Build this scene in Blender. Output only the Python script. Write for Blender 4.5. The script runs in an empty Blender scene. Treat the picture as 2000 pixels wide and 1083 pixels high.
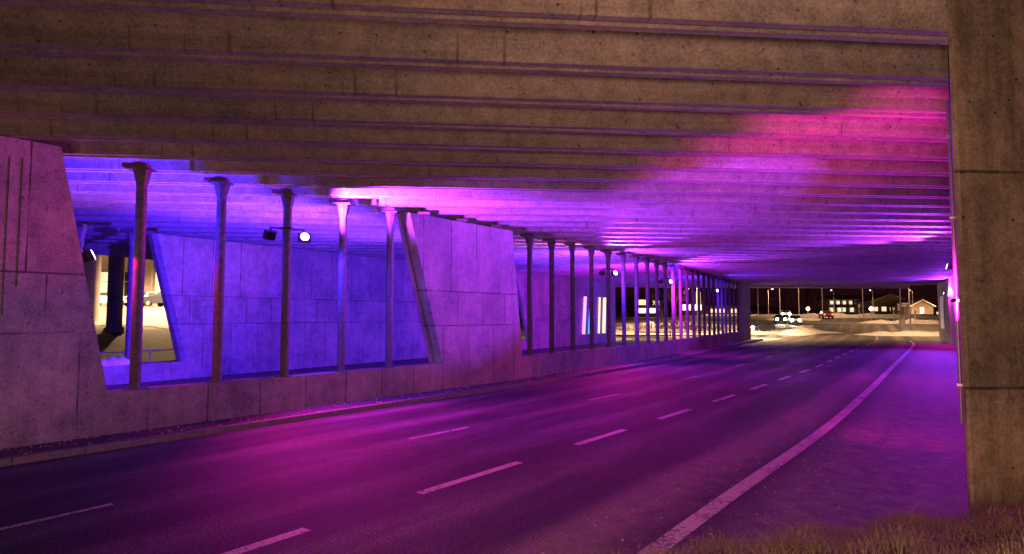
import bpy, bmesh, math, random
from mathutils import Vector, Matrix
random.seed(7)
R = math.radians
scn = bpy.context.scene
COL = scn.collection

# ------------------------------------------------------------------ camera
F_PX, CAM_H = 1233.0, 2.3
PITCH = math.atan(76 / F_PX)
cd = bpy.data.cameras.new('camera'); cam = bpy.data.objects.new('camera', cd); COL.objects.link(cam)
cd.sensor_width = 36; cd.lens = F_PX / 2000 * 36; cd.clip_start = 0.05; cd.clip_end = 3000
cam.location = (0, 0, CAM_H); cam.rotation_euler = (R(90) + PITCH, 0, 0)
scn.camera = cam

# ------------------------------------------------------------------ world (night)
w = bpy.data.worlds.new('World'); scn.world = w; w.use_nodes = True
nt = w.node_tree; bg = nt.nodes['Background']
sky = nt.nodes.new('ShaderNodeTexSky'); sky.sky_type = 'NISHITA'; sky.sun_disc = False
sky.sun_elevation = R(-6); sky.sun_rotation = R(150)
bg.inputs['Strength'].default_value = 0.05
nt.links.new(sky.outputs[0], bg.inputs[0])
bg2 = nt.nodes.new('ShaderNodeBackground'); bg2.inputs[0].default_value = (0.30, 0.06, 0.10, 1); bg2.inputs[1].default_value = 0.035
ad = nt.nodes.new('ShaderNodeAddShader')
nt.links.new(bg.outputs[0], ad.inputs[0]); nt.links.new(bg2.outputs[0], ad.inputs[1])
nt.links.new(ad.outputs[0], nt.nodes['World Output'].inputs[0])

scn.view_settings.view_transform = 'Standard'; scn.view_settings.look = 'None'
scn.view_settings.exposure = 0.15; scn.view_settings.gamma = 1.0
scn.render.engine = 'CYCLES'
scn.cycles.use_denoising = True
scn.cycles.use_light_tree = True
scn.cycles.max_bounces = 6; scn.cycles.diffuse_bounces = 4; scn.cycles.glossy_bounces = 3
scn.cycles.sample_clamp_indirect = 4.0

# ------------------------------------------------------------------ colours of the lamps
VIOLET = (0.29, 0.03, 1.0); BLUE = (0.05, 0.012, 1.0); MAGENTA = (1.0, 0.015, 0.55); PINK = (0.75, 0.15, 1.0); CRIMSON = (1.0, 0.0, 0.16); WARM = (1.0, 0.58, 0.30)

# ------------------------------------------------------------------ helpers
def tag(o, label=None, cat=None, group=None, kind=None):
    if label: o['label'] = label
    if cat: o['category'] = cat
    if group: o['group'] = group
    if kind: o['kind'] = kind
    return o
def empty(name, loc=(0, 0, 0), rz=0):
    o = bpy.data.objects.new(name, None); COL.objects.link(o); o.location = loc; o.rotation_euler.z = rz
    o.empty_display_size = 0.2
    return o
def copy_tree(o, parent=None):
    c = o.copy(); COL.objects.link(c); c.parent = parent
    for ch in list(o.children): copy_tree(ch, c)
    return c
class MB:
    def __init__(s): s.v = []; s.f = []; s.uv = []
    def face(s, pts, uv=None):
        n = len(s.v); s.v += [tuple(p) for p in pts]; s.f.append(tuple(range(n, n + len(pts))))
        s.uv += list(uv) if uv else [(p[0], p[2]) for p in pts]
    def box(s, c, d, rz=0, tx=1.0, ty=1.0):
        """centre, size; tx/ty shrink the top"""
        cx, cy, cz = c; ca, sa = math.cos(rz), math.sin(rz); P = []
        for z, kx, ky in ((-.5, 1, 1), (.5, tx, ty)):
            for x, y in ((-.5, -.5), (.5, -.5), (.5, .5), (-.5, .5)):
                X, Y = x * d[0] * kx, y * d[1] * ky
                P.append((cx + X * ca - Y * sa, cy + X * sa + Y * ca, cz + z * d[2]))
        for q in ((3, 2, 1, 0), (4, 5, 6, 7), (0, 1, 5, 4), (1, 2, 6, 5), (2, 3, 7, 6), (3, 0, 4, 7)):
            s.face([P[i] for i in q])
    def tube(s, a, b, r0, r1=None, n=12, caps=True):
        r1 = r0 if r1 is None else r1
        a, b = Vector(a), Vector(b); d = (b - a).normalized()
        u = d.orthogonal().normalized(); v = d.cross(u)
        A = [a + (u * math.cos(2 * math.pi * i / n) + v * math.sin(2 * math.pi * i / n)) * r0 for i in range(n)]
        B = [b + (u * math.cos(2 * math.pi * i / n) + v * math.sin(2 * math.pi * i / n)) * r1 for i in range(n)]
        L = (b - a).length
        for i in range(n):
            j = (i + 1) % n
            s.face([A[i], A[j], B[j], B[i]], [(i / n, 0), ((i + 1) / n, 0), ((i + 1) / n, L), (i / n, L)])
        if caps:
            s.face(A[::-1]); s.face(B)
    def path(s, pts, r, n=8):
        for a, b in zip(pts, pts[1:]): s.tube(a, b, r, r, n)
    def lathe(s, prof, c=(0, 0, 0), n=16):
        for (r0, z0), (r1, z1) in zip(prof, prof[1:]):
            for i in range(n):
                a0, a1 = 2 * math.pi * i / n, 2 * math.pi * (i + 1) / n
                P = [(c[0] + r * math.cos(a), c[1] + r * math.sin(a), c[2] + z) for r, z, a in ((r0, z0, a0), (r0, z0, a1), (r1, z1, a1), (r1, z1, a0))]
                s.face(P)
    def build(s, name, mat, parent=None, smooth=False, loc=None):
        me = bpy.data.meshes.new(name); me.from_pydata(s.v, [], s.f)
        l = me.uv_layers.new(name='UVMap'); flat = [c for uv in s.uv for c in uv]
        l.data.foreach_set('uv', flat)
        me.materials.append(mat)
        bm = bmesh.new(); bm.from_mesh(me); bmesh.ops.remove_doubles(bm, verts=bm.verts, dist=1e-4)
        bm.to_mesh(me); bm.free()
        if smooth:
            for p in me.polygons: p.use_smooth = True
        o = bpy.data.objects.new(name, me); COL.objects.link(o)
        if parent: o.parent = parent
        if loc: o.location = loc
        return o
def lamp(kind, loc, power, color, parent=None, aim=None, size=150, blend=.6, soft=.12, name='lamp_light'):
    d = bpy.data.lights.new(name, kind); d.energy = power; d.color = color; d.shadow_soft_size = soft
    o = bpy.data.objects.new(name, d); COL.objects.link(o); o.location = loc
    if kind == 'SPOT': d.spot_size = R(size); d.spot_blend = blend
    if aim is not None:
        o.rotation_euler = (Vector(aim) - Vector(loc)).to_track_quat('-Z', 'Y').to_euler()
    if parent: o.parent = parent
    return o

# ------------------------------------------------------------------ materials
class NB:
    """small node-graph builder"""
    def __init__(s, name):
        s.m = bpy.data.materials.new(name); s.m.use_nodes = True; s.t = s.m.node_tree
        s.b = s.t.nodes['Principled BSDF']
    def n(s, ty, **k):
        o = s.t.nodes.new(ty)
        for a, b in k.items(): setattr(o, a, b)
        return o
    def put(s, sock, v):
        if isinstance(v, bpy.types.NodeSocket): s.t.links.new(v, sock)
        else: sock.default_value = v
    def math(s, op, a, b=0.0, c=0.0, clamp=False):
        o = s.n('ShaderNodeMath', operation=op, use_clamp=clamp)
        s.put(o.inputs[0], a); s.put(o.inputs[1], b); s.put(o.inputs[2], c)
        return o.outputs[0]
    def rng(s, v, a, b, c=0.0, d=1.0):
        o = s.n('ShaderNodeMapRange'); o.clamp = True
        s.put(o.inputs[0], v); s.put(o.inputs[1], a); s.put(o.inputs[2], b); s.put(o.inputs[3], c); s.put(o.inputs[4], d)
        return o.outputs[0]
    def mix(s, f, a, b, ty='MIX'):
        o = s.n('ShaderNodeMix', data_type='RGBA', blend_type=ty)
        s.put(o.inputs[0], f)
        for i, v in ((6, a), (7, b)):
            if isinstance(v, tuple) and len(v) == 3: v = v + (1,)
            s.put(o.inputs[i], v)
        return o.outputs[2]
    def co(s, kind='Object', scale=(1, 1, 1)):
        tc = s.n('ShaderNodeTexCoord'); mp = s.n('ShaderNodeMapping'); mp.inputs['Scale'].default_value = scale
        s.t.links.new(tc.outputs[kind], mp.inputs[0]); return mp.outputs[0]
    def noise(s, vec, scale, detail=4, rough=.6):
        o = s.n('ShaderNodeTexNoise'); o.inputs['Scale'].default_value = scale; o.inputs['Detail'].default_value = detail
        o.inputs['Roughness'].default_value = rough; s.put(o.inputs['Vector'], vec); return o.outputs[0]
    def voro(s, vec, scale, rnd=1.0):
        o = s.n('ShaderNodeTexVoronoi'); o.inputs['Scale'].default_value = scale; o.inputs['Randomness'].default_value = rnd
        s.put(o.inputs['Vector'], vec); return o
    def sep(s, vec):
        o = s.n('ShaderNodeSeparateXYZ'); s.put(o.inputs[0], vec); return o.outputs
    def bump(s, h, strength=.3, dist=.02):
        o = s.n('ShaderNodeBump'); o.inputs['Strength'].default_value = strength; o.inputs['Distance'].default_value = dist
        s.put(o.inputs['Height'], h); s.t.links.new(o.outputs[0], s.b.inputs['Normal'])
    def out(s, col, rough=.8, metal=0.0, spec=.5):
        if isinstance(col, tuple) and len(col) == 3: col = col + (1,)
        s.put(s.b.inputs['Base Color'], col); s.put(s.b.inputs['Roughness'], rough); s.put(s.b.inputs['Metallic'], metal)
        s.put(s.b.inputs['Specular IOR Level'], spec)
        return s.m

def concrete(name, base=(.30, .275, .245), joints=False, smap=(2.6, .30, 1), bigamp=.27, along_uv=True, streak=.5, bands=(2.0, 3.05), pitch=1.2, holes=True, dots=False):
    k = NB(name)
    uv = k.co('UV'); ob = k.co('Object')
    x, y, _ = k.sep(uv)
    big = k.noise(ob, .7, 5, .6); mid = k.noise(ob, 4.0, 6, .7); fine = k.noise(ob, 26, 4, .85)
    st = k.noise(k.co('UV', smap), 1.6, 6, .65)
    v = k.math('ADD', k.rng(big, .3, .7, .93 - bigamp, .93 + bigamp), k.rng(mid, .32, .7, -.26, .22))
    v = k.math('ADD', v, k.rng(fine, .38, .62, -.26, .24))
    v = k.math('MULTIPLY', v, k.rng(st, .42, .68, 1.0, 1.0 - .45 * streak))
    dk = None
    if holes:
        vo = k.voro(k.co('UV', (1, 1, 1)), 6.5, 1.0)
        sel = k.math('GREATER_THAN', k.sep(vo.outputs['Color'])[0], .62)
        dk = k.math('MULTIPLY', k.rng(vo.outputs['Distance'], .07, .13, .8, 0.0), sel)
        v2 = k.voro(k.co('UV', (1, 1, 1)), 1.15, .55)
        dk = k.math('MAXIMUM', dk, k.rng(v2.outputs['Distance'], .028, .042, .85, 0.0))
    if joints:
        b1 = k.math('GREATER_THAN', y, bands[0]); b2 = k.math('GREATER_THAN', y, bands[1])
        sh = k.math('ADD', k.math('MULTIPLY', b1, .55), k.math('MULTIPLY', b2, .31))
        fr = k.math('FRACT', k.math('DIVIDE', k.math('ADD', x, sh), pitch))
        dx = k.math('MULTIPLY', k.math('MINIMUM', fr, k.math('SUBTRACT', 1.0, fr)), pitch)
        wob = k.math('MULTIPLY', k.math('SUBTRACT', mid, .5), .012)
        dx = k.math('ADD', dx, wob)
        d1 = k.math('ABSOLUTE', k.math('ADD', k.math('SUBTRACT', y, bands[0]), wob)); d2 = k.math('ABSOLUTE', k.math('ADD', k.math('SUBTRACT', y, bands[1]), wob))
        dd = k.math('MINIMUM', k.math('MINIMUM', d1, d2), dx)
        ln = k.math('MULTIPLY', k.rng(dd, .007, .024, .72, 0.0), k.rng(k.noise(ob, 1.1, 2), .36, .55, .25, 1.0))
        # panels differ slightly
        pid = k.n('ShaderNodeTexWhiteNoise', noise_dimensions='2D')
        cx = k.n('ShaderNodeCombineXYZ'); k.put(cx.inputs[0], k.math('FLOOR', k.math('DIVIDE', k.math('ADD', x, sh), pitch))); k.put(cx.inputs[1], k.math('ADD', b1, b2))
        k.put(pid.inputs['Vector'], cx.outputs[0])
        v = k.math('MULTIPLY', v, k.rng(pid.outputs['Value'], 0, 1, .86, 1.08))
        dk = ln if dk is None else k.math('MAXIMUM', dk, ln)
    if dots:
        fx = k.math('MULTIPLY', k.math('SUBTRACT', k.math('FRACT', k.math('DIVIDE', x, .93)), .5), .93)
        fy = k.math('SUBTRACT', y, 1.40)
        dd2 = k.math('SQRT', k.math('ADD', k.math('MULTIPLY', fx, fx), k.math('MULTIPLY', fy, fy)))
        dk = k.math('MAXIMUM', dk, k.rng(dd2, .010, .019, .55, 0.0))
        # dark drips running down from the rib joints
        dr = k.noise(k.co('UV', (9, .25, 1)), 1.0, 3, .5)
        dk = k.math('MAXIMUM', dk, k.math('MULTIPLY', k.rng(dr, .66, .72, 0.0, .5), k.rng(y, 1.2, 1.6)))
    if dk is not None:
        v = k.math('MULTIPLY', v, k.math('SUBTRACT', 1.0, dk))
    hue = k.mix(k.rng(big, .35, .65), base + (1,), tuple(c * m for c, m in zip(base, (1.06, .97, .86))) + (1,))
    cc = k.n('ShaderNodeVectorMath', operation='SCALE'); k.put(cc.inputs[0], hue); k.put(cc.inputs['Scale'], v)
    h = k.math('ADD', mid, k.math('MULTIPLY', fine, .6))
    if dk is not None: h = k.math('SUBTRACT', h, k.math('MULTIPLY', dk, 2.0))
    k.bump(h, .6, .015)
    return k.out(cc.outputs[0], k.rng(mid, .3, .7, .62, .85), spec=.35)

M = {}
M['wall'] = concrete('board_marked_wall_concrete', joints=True)
M['wall_plain'] = concrete('plain_wall_concrete', base=(.27, .24, .205), streak=.9)
M['end'] = concrete('rough_abutment_concrete', base=(.30, .255, .20), joints=True, bands=(1.45, 4.03), pitch=9.0, streak=1.0)
M['beam'] = concrete('precast_beam_concrete', base=(.33, .30, .265), streak=.8, smap=(.12, 3.2, 1), bigamp=.13, dots=True)
M['slab'] = concrete('deck_slab_concrete', base=(.20, .18, .16), holes=False)

def simple(name, col, rough=.5, metal=0, nscale=8, amt=.25, spec=.5):
    k = NB(name); n = k.noise(k.co('Object'), nscale, 5, .65)
    c = k.mix(k.rng(n, .3, .7), tuple(c * (1 - amt) for c in col), tuple(min(1, c * (1 + amt)) for c in col))
    k.bump(n, .15, .01)
    return k.out(c, rough, metal, spec)
M['steel'] = simple('painted_steel_post', (.105, .095, .092), .62, 0, 9, .4, .3)
M['black'] = simple('black_housing', (.012, .012, .014), .45)
M['galv'] = simple('galvanised_steel', (.42, .42, .43), .38, .75, 20, .15)
M['bearing'] = simple('dark_bearing_block', (.12, .06, .055), .8, 0, 10, .3)
M['stone'] = simple('loose_stone', (.42, .38, .34), .85, 0, 30, .4)
M['pole'] = simple('pole_metal', (.50, .46, .42), .5, .3)
M['rust'] = simple('stained_capital', (.085, .06, .05), .9, 0, 14, .4)
M['roof'] = simple('roof_tiles', (.14, .10, .085), .8, 0, 3, .3)
M['timber'] = simple('house_timber', (.16, .11, .08), .8, 0, 4, .25)
M['render_wall'] = simple('house_render', (.36, .27, .19), .85, 0, 4, .2)
M['timber_dark'] = simple('dark_timber', (.075, .052, .04), .85, 0, 4, .25)
M['white_trim'] = simple('white_trim', (.75, .70, .62), .6)
M['plaster'] = simple('pale_plaster', (.70, .60, .46), .8, 0, 2, .12)
M['tyre'] = simple('tyre_rubber', (.015, .015, .015), .8)
M['rim'] = simple('wheel_rim', (.55, .55, .55), .35, .8)
M['glass'] = simple('dark_glass', (.03, .035, .04), .12, 0, 3, .1, .8)
M['cable'] = simple('cable_black', (.01, .01, .01), .6)
M['sheet'] = simple('white_notice_sheet', (.82, .80, .70), .5, 0, 3, .04)
M['bark'] = simple('tree_bark', (.10, .075, .055), .9, 0, 12, .4)
M['hedge'] = simple('hedge_dark', (.05, .04, .025), .9, 0, 5, .5)
def paint(n, c): return simple(n, c, .3, .0, 3, .05, .6)
M['car_silver'] = paint('car_paint_silver', (.45, .45, .47)); M['car_dark'] = paint('car_paint_dark', (.03, .035, .05))
M['car_white'] = paint('car_paint_white', (.7, .7, .68)); M['car_red'] = paint('car_paint_red', (.25, .03, .03))
def emit(name, col, s):
    k = NB(name); n = k.noise(k.co('Object'), 6, 2)
    k.out(tuple(min(1, c) for c in col), .4); k.put(k.b.inputs['Emission Color'], col + (1,)); k.put(k.b.inputs['Emission Strength'], k.rng(n, .3, .7, s * .85, s * 1.1))
    return k.m
M['led'] = emit('lit_violet_lens', (.75, .45, 1.0), 14)
M['led_white'] = emit('lit_headlight', (1.0, .88, .62), 90)
M['led_red'] = emit('lit_tail_light', (1.0, .10, .04), 8)
M['led_amber'] = emit('lit_amber_lamp', (1.0, .42, .22), 30)
M['led_warm'] = emit('lit_street_lamp', (1.0, .75, .45), 25)
M['window_lit'] = emit('lit_window', (1.0, .78, .52), 1.0)
M['shop_lit'] = emit('lit_shop_front', (1.0, .86, .62), 2.6)
M['sign_yellow'] = emit('lit_yellow_sign', (1.0, .80, .25), 1.6)
M['sign_dark'] = simple('sign_panel_dark', (.03, .02, .06), .5)
M['streak_pink'] = emit('lit_streak_pink', (1.0, .45, 1.0), 1.15)
M['streak_blue'] = emit('lit_streak_blue', (.08, .40, 1.0), 1.1)
M['streak_yellow'] = emit('lit_streak_yellow', (1.0, .80, .32), 1.15)
M['streak_white'] = emit('lit_streak_white', (1.0, .86, .6), 1.2)

def asphalt_mat():
    """UV: x = metres to the left of the right-hand edge line, y = metres along the road"""
    k = NB('asphalt'); uv = k.co('UV'); x, y, _ = k.sep(uv); ob = k.co('Object')
    sp = k.noise(ob, 34, 3, .95); sp2 = k.voro(ob, 30).outputs['Distance']; big = k.noise(ob, .6, 5, .6); mid = k.noise(ob, 3.5, 6, .7)
    lng = k.noise(k.co('UV', (1.0, .10, 1)), 1.6, 5, .6)
    v = k.math('MULTIPLY', k.rng(big, .3, .7, .75, 1.2), k.rng(sp, .4, .6, .15, 2.1))
    v = k.math('MULTIPLY', v, k.rng(sp2, .1, .6, 1.35, .75))
    # polished wheel tracks
    tr = k.math('ABSOLUTE', k.math('SUBTRACT', k.math('FRACT', k.math('DIVIDE', k.math('ADD', x, -.1), 1.62)), .5))
    v = k.math('MULTIPLY', v, k.rng(k.math('ADD', tr, k.math('MULTIPLY', k.math('SUBTRACT', lng, .5), .5)), .05, .3, 1.38, .66))
    v = k.math('MULTIPLY', v, k.rng(k.noise(k.co('UV', (1.6, .22, 1)), 1.0, 6, .7), .36, .62, .55, 1.35))
    road = k.n('ShaderNodeVectorMath', operation='SCALE'); k.put(road.inputs[0], (.072, .062, .060)); k.put(road.inputs['Scale'], v)
    # dusty band beside the edge line and dusty shoulder
    wob = k.math('MULTIPLY', k.math('SUBTRACT', mid, .5), .5)
    xx = k.math('ADD', x, wob)
    band = k.math('MULTIPLY', k.rng(xx, .15, .55), k.rng(xx, 1.0, 1.25, 1.0, 0.0))
    sh = k.rng(xx, -.6, -.15, 1.0, 0.0)
    du = k.math('MAXIMUM', k.math('MULTIPLY', band, k.rng(lng, .35, .6, .65, 1.0)), k.math('MULTIPLY', sh, k.rng(mid, .35, .62, .10, .85)))
    dv = k.math('MULTIPLY', k.rng(sp, .38, .62, .62, 1.35), k.rng(mid, .35, .65, .65, 1.2))
    dc = k.n('ShaderNodeVectorMath', operation='SCALE'); k.put(dc.inputs[0], (.20, .17, .14)); k.put(dc.inputs['Scale'], dv)
    c = k.mix(du, road.outputs[0], dc.outputs[0])
    k.bump(k.math('ADD', sp, k.math('MULTIPLY', sp2, .7)), .8, .016)
    return k.out(c, .72, spec=.22)
M['asphalt'] = asphalt_mat()
def marking_mat():
    k = NB('worn_road_paint'); ob = k.co('Object')
    n = k.noise(ob, 20, 5, .8); m2 = k.noise(ob, 2.2, 4, .6)
    th = k.math('ADD', n, k.math('MULTIPLY', k.math('SUBTRACT', m2, .5), .55))
    worn = k.rng(th, .40, .47, 1.0, 0.0)
    c = k.mix(worn, k.mix(k.rng(n, .3, .7), (.36, .32, .29), (.66, .62, .58)), (.07, .063, .058))
    return k.out(c, .7)
M['paint'] = marking_mat()
def gravel_mat(name, a, b, sc=18):
    k = NB(name); ob = k.co('Object'); v = k.voro(ob, sc); n = k.noise(ob, 2, 5)
    c = k.mix(k.math('MULTIPLY', k.sep(v.outputs['Color'])[0], k.rng(n, .3, .7, .4, 1.0)), a, b)
    k.bump(v.outputs['Distance'], .6, .02); return k.out(c, .9)
M['gravel'] = gravel_mat('verge_gravel', (.035, .028, .024), (.13, .11, .095))
M['path'] = gravel_mat('path_surface', (.05, .045, .042), (.10, .09, .085), 40)
def terrain_mat():
    k = NB('snow_patched_ground'); ob = k.co('Object'); x, y, z = k.sep(ob)
    n = k.noise(ob, .11, 6, .65); n2 = k.noise(ob, 1.4, 6, .7); n3 = k.noise(k.co('Object', (1, 1, 3)), 5, 6, .85)
    grass = k.mix(k.rng(n3, .4, .6), (.010, .010, .004), (.060, .055, .026))
    snow = k.mix(k.rng(n2, .35, .65), (.34, .30, .26), (.74, .71, .67))
    m = k.math('ADD', k.math('MULTIPLY', n, 1.0), k.math('MULTIPLY', k.math('SUBTRACT', n2, .5), .30))
    s = k.rng(m, .455, .49)
    # nothing but grass on the embankment left of the underpass and at the camera
    near = k.rng(y, 52, 60)
    left = k.rng(x, -9, -5)
    s = k.math('MULTIPLY', s, k.math('MULTIPLY', near, left))
    c = k.mix(s, grass, snow)
    k.bump(n2, .5, .08); return k.out(c, .85)
M['terrain'] = terrain_mat()
M['snow'] = simple('old_snow', (.52, .48, .43), .85, 0, 2.5, .38)
def pave_mat():
    k = NB('lit_yard_paving'); ob = k.co('Object'); n = k.noise(ob, 2, 6, .7); c = k.mix(k.rng(n, .3, .7), (.07, .062, .054), (.13, .115, .10)); return k.out(c, .85)
M['yard'] = pave_mat()
def grass_mat():
    k = NB('dry_grass'); n = k.noise(k.co('Object'), 3, 4); n2 = k.noise(k.co('Object'), 60, 2)
    c = k.mix(k.rng(n2, .3, .7), k.mix(k.rng(n, .35, .65), (.085, .062, .042), (.17, .125, .085)), (.34, .26, .18))
    return k.out(c, .85)
M['grass'] = grass_mat()
def soil_mat():
    k = NB('bank_soil'); n = k.noise(k.co('Object'), 14, 6, .8); k.bump(n, .8, .05)
    return k.out(k.mix(k.rng(n, .3, .7), (.02, .014, .008), (.09, .062, .036)), .95)
M['soil'] = soil_mat()

# ------------------------------------------------------------------ plan geometry
def unit(a, b): d = Vector((b[0] - a[0], b[1] - a[1])); return d.normalized()
def smooth_path(P, step=.8):
    """Catmull-Rom through P, resampled"""
    P = [Vector(p) for p in P]; out = []
    Q = [P[0] * 2 - P[1]] + P + [P[-1] * 2 - P[-2]]
    for i in range(1, len(Q) - 2):
        a, b, c, d = Q[i - 1:i + 3]; n = max(1, int((c - b).length / step))
        for j in range(n):
            t = j / n
            out.append(.5 * ((2 * b) + (c - a) * t + (2 * a - 5 * b + 4 * c - d) * t * t + (3 * b - a - 3 * c + d) * t ** 3))
    out.append(P[-1]); return out
class Path:
    def __init__(s, P, step=.8):
        s.p = smooth_path(P, step); s.s = [0]
        for a, b in zip(s.p, s.p[1:]): s.s.append(s.s[-1] + (b - a).length)
        s.L = s.s[-1]
    def at(s, t, off=0):
        """point at arc length t, off metres to the LEFT of travel; returns (point, tangent)"""
        t = max(0, min(s.L - 1e-6, t)); i = 0
        lo, hi = 0, len(s.s) - 1
        while hi - lo > 1:
            m = (lo + hi) // 2
            if s.s[m] <= t: lo = m
            else: hi = m
        d = (s.p[lo + 1] - s.p[lo]).normalized(); q = s.p[lo] + d * (t - s.s[lo])
        return q + Vector((-d.y, d.x)) * off, d
    def near(s, q):
        """arc length of the point nearest q"""
        q = Vector(q); best = (1e9, 0)
        for i, (a, b) in enumerate(zip(s.p, s.p[1:])):
            d = b - a; t = max(0, min(1, (q - a).dot(d) / d.length_squared)); dist = (a + d * t - q).length
            if dist < best[0]: best = (dist, s.s[i] + d.length * t)
        return best[1]

FW = Path([(-19.35, -3.87), (-7.37, 12.13), (-3.0, 17.98), (0.4, 22.5), (1.85, 24.75), (3.9, 27.75), (6.5, 31.7), (9.9, 37.7), (14.7, 46.4), (18.4, 53.2), (20.9, 57.4), (23.2, 61.4)])
BW = Path([(-27.0, -.3), (-12.84, 22.47), (-5.54, 34.06), (0.35, 42.67), (4.6, 49.2), (9.2, 56.2), (12.4, 61.2)])
RW = Path([(-2.8, -4.1), (5.31, 7.49), (32.0, 45.69), (40.65, 60.07), (41.6, 61.7)])
SW = Path([(-28.5, 5.0), (-18.3, 26.4), (-16.2, 32.5), (-10.5, 42.5), (0, 57.5), (3, 62)])
EL = Path([(-7.0, -5.6), (1.34, 6.26), (7.47, 14.56), (18.0, 29.9), (28.76, 45.69), (33.3, 52.6), (38.3, 61.2), (55, 90), (75, 126)])
SKEW = R(5.26)
TV = Vector((math.cos(SKEW), math.sin(SKEW))); NV = Vector((-math.sin(SKEW), math.cos(SKEW)))
def cut(path, u):
    """distance along the beam axis at which the line NV.P = u meets the path"""
    for a, b in zip(path.p, path.p[1:]):
        ua, ub = a.dot(NV), b.dot(NV)
        if (ua - u) * (ub - u) <= 0 and abs(ua - ub) > 1e-9:
            t = (u - ua) / (ub - ua); return (a + (b - a) * t).dot(TV)
    a, b = (path.p[0], path.p[1]) if u < path.p[0].dot(NV) else (path.p[-2], path.p[-1])
    t = (u - a.dot(NV)) / (b.dot(NV) - a.dot(NV)); return (a + (b - a) * t).dot(TV)

def H(x, y):
    """ground height outside the underpass"""
    def ss(a, b, v): t = max(0, min(1, (v - a) / (b - a))); return t * t * (3 - 2 * t)
    h = 2.75 * ss(70, 150, y)
    # embankment on the far left
    d = -x * .83 + (y - 26) * .25 - 15.5      # metres beyond the outer wall line
    w_ = 1 - ss(-16, -5, x)
    h = max(h, (1.72 * ss(0.8, 9.5, d) + 1.5 * ss(43, 62, y) * ss(6, 10, d)) * w_)
    return h
Z_SOFFIT = 5.36

# ------------------------------------------------------------------ ground
def terrain():
    m = MB(); xs = [-300, -200, -140, -100, -80] + [-70 + 2 * i for i in range(100)] + [135, 145, 160, 190, 240, 320, 450]
    ys = [-60, -30] + [-20 + 2 * i for i in range(100)] + [185, 200, 230, 280, 400, 700, 1200]
    for i in range(len(xs) - 1):
        for j in range(len(ys) - 1):
            P = [(xs[a], ys[b], H(xs[a], ys[b]) - .06) for a, b in ((i, j), (i + 1, j), (i + 1, j + 1), (i, j + 1))]
            m.face(P)
    o = m.build('ground', M['terrain'], smooth=True); tag(o, kind='structure')
terrain()
def ribbon(path, o0, o1, s0, s1, z, mat, name, kind='structure', step=1.0, nx=1, hz=0.0, uvpath=True):
    m = MB(); n = max(1, int((s1 - s0) / step))
    for i in range(n):
        for j in range(nx):
            a0, a1 = s0 + (s1 - s0) * i / n, s0 + (s1 - s0) * (i + 1) / n
            u0, u1 = o0 + (o1 - o0) * j / nx, o0 + (o1 - o0) * (j + 1) / nx
            P = [path.at(a0, u0)[0], path.at(a0, u1)[0], path.at(a1, u1)[0], path.at(a1, u0)[0]]
            m.face([(p.x, p.y, z + H(p.x, p.y) * hz) for p in P][::-1], [(u0, a0), (u1, a0), (u1, a1), (u0, a1)][::-1])
    if hz == 0 and False: pass
    o = m.build(name, mat); tag(o, kind=kind) if kind else None
    return o
# carriageway from the right wall to the left verge (offsets are left of the edge line)
ribbon(EL, -6.0, 11.2, 0, EL.L - 1, 0.0, M['asphalt'], 'road', step=1.5, nx=6, hz=1.0)
# the lane beyond the dividing wall
ribbon(BW, .0, -11.5, 0, BW.L, -.02, M['path'], 'far_carriageway', step=2)
# verge + kerb beside the dividing wall
ribbon(FW, -.92, 0.05, 0, FW.L, .09, M['gravel'], 'verge', step=1)
m = MB()
for i in range(int(FW.L)):
    a, _ = FW.at(i, -.92); b, _ = FW.at(i + .985, -.92); c, _ = FW.at(i + .985, -1.06); d, _ = FW.at(i, -1.06)
    T = [(p.x, p.y, .115) for p in (a, b, c, d)]; B = [(p.x, p.y, -.05) for p in (a, b, c, d)]
    m.face(T[::-1]); m.face([B[3], B[2], T[2], T[3]][::-1]); m.face([B[0], B[1], T[1], T[0]]); m.face([B[2], B[1], T[1], T[2]]); m.face([B[3], B[0], T[0], T[3]])
tag(m.build('kerb', simple('kerb_stone', (.16, .14, .12), .85, 0, 9, .3)), kind='structure')
# cross street outside
CS = Path([(-40, 118), (20, 112), (70, 104), (130, 96), (200, 90)])
ribbon(CS, -5, 5, 0, CS.L, .02, M['asphalt'], 'cross_street', step=3, nx=3, hz=1.0)
SL = Path([(28.5, 68), (36, 84), (42, 100), (44, 116)])
ribbon(SL, -2.2, 3.0, 0, SL.L, .03, M['asphalt'], 'side_lane', step=3, nx=2, hz=1.0)

# ------------------------------------------------------------------ road markings (each painted stroke its own thing)
def stroke(path, s0, s1, off, wd, name='lane_dash', z=.004):
    m = MB(); n = max(1, int((s1 - s0) / .5))
    for i in range(n):
        a0, a1 = s0 + (s1 - s0) * i / n, s0 + (s1 - s0) * (i + 1) / n
        P = [path.at(a0, off - wd / 2)[0], path.at(a0, off + wd / 2)[0], path.at(a1, off + wd / 2)[0], path.at(a1, off - wd / 2)[0]]
        m.face([(p.x, p.y, z + H(p.x, p.y)) for p in P][::-1])
    return m.build(name, M['paint'])
tag(stroke(EL, 0, 78, 0, .21, 'edge_line'), kind='structure')
ORD = ['first', 'second', 'third', 'fourth', 'fifth', 'sixth', 'seventh', 'eighth', 'ninth', 'tenth', 'eleventh', 'twelfth', 'thirteenth', 'fourteenth', 'fifteenth', 'sixteenth', 'seventeenth', 'eighteenth', 'nineteenth', 'twentieth']
def ordn(i):
    if i < 20: return ORD[i]
    n = i + 1
    tens = {2: 'twenty', 3: 'thirty', 4: 'forty', 5: 'fifty'}[n // 10]
    return tens.replace('ty', 'tieth') if n % 10 == 0 else tens + '-' + ORD[n % 10 - 1]
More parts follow.
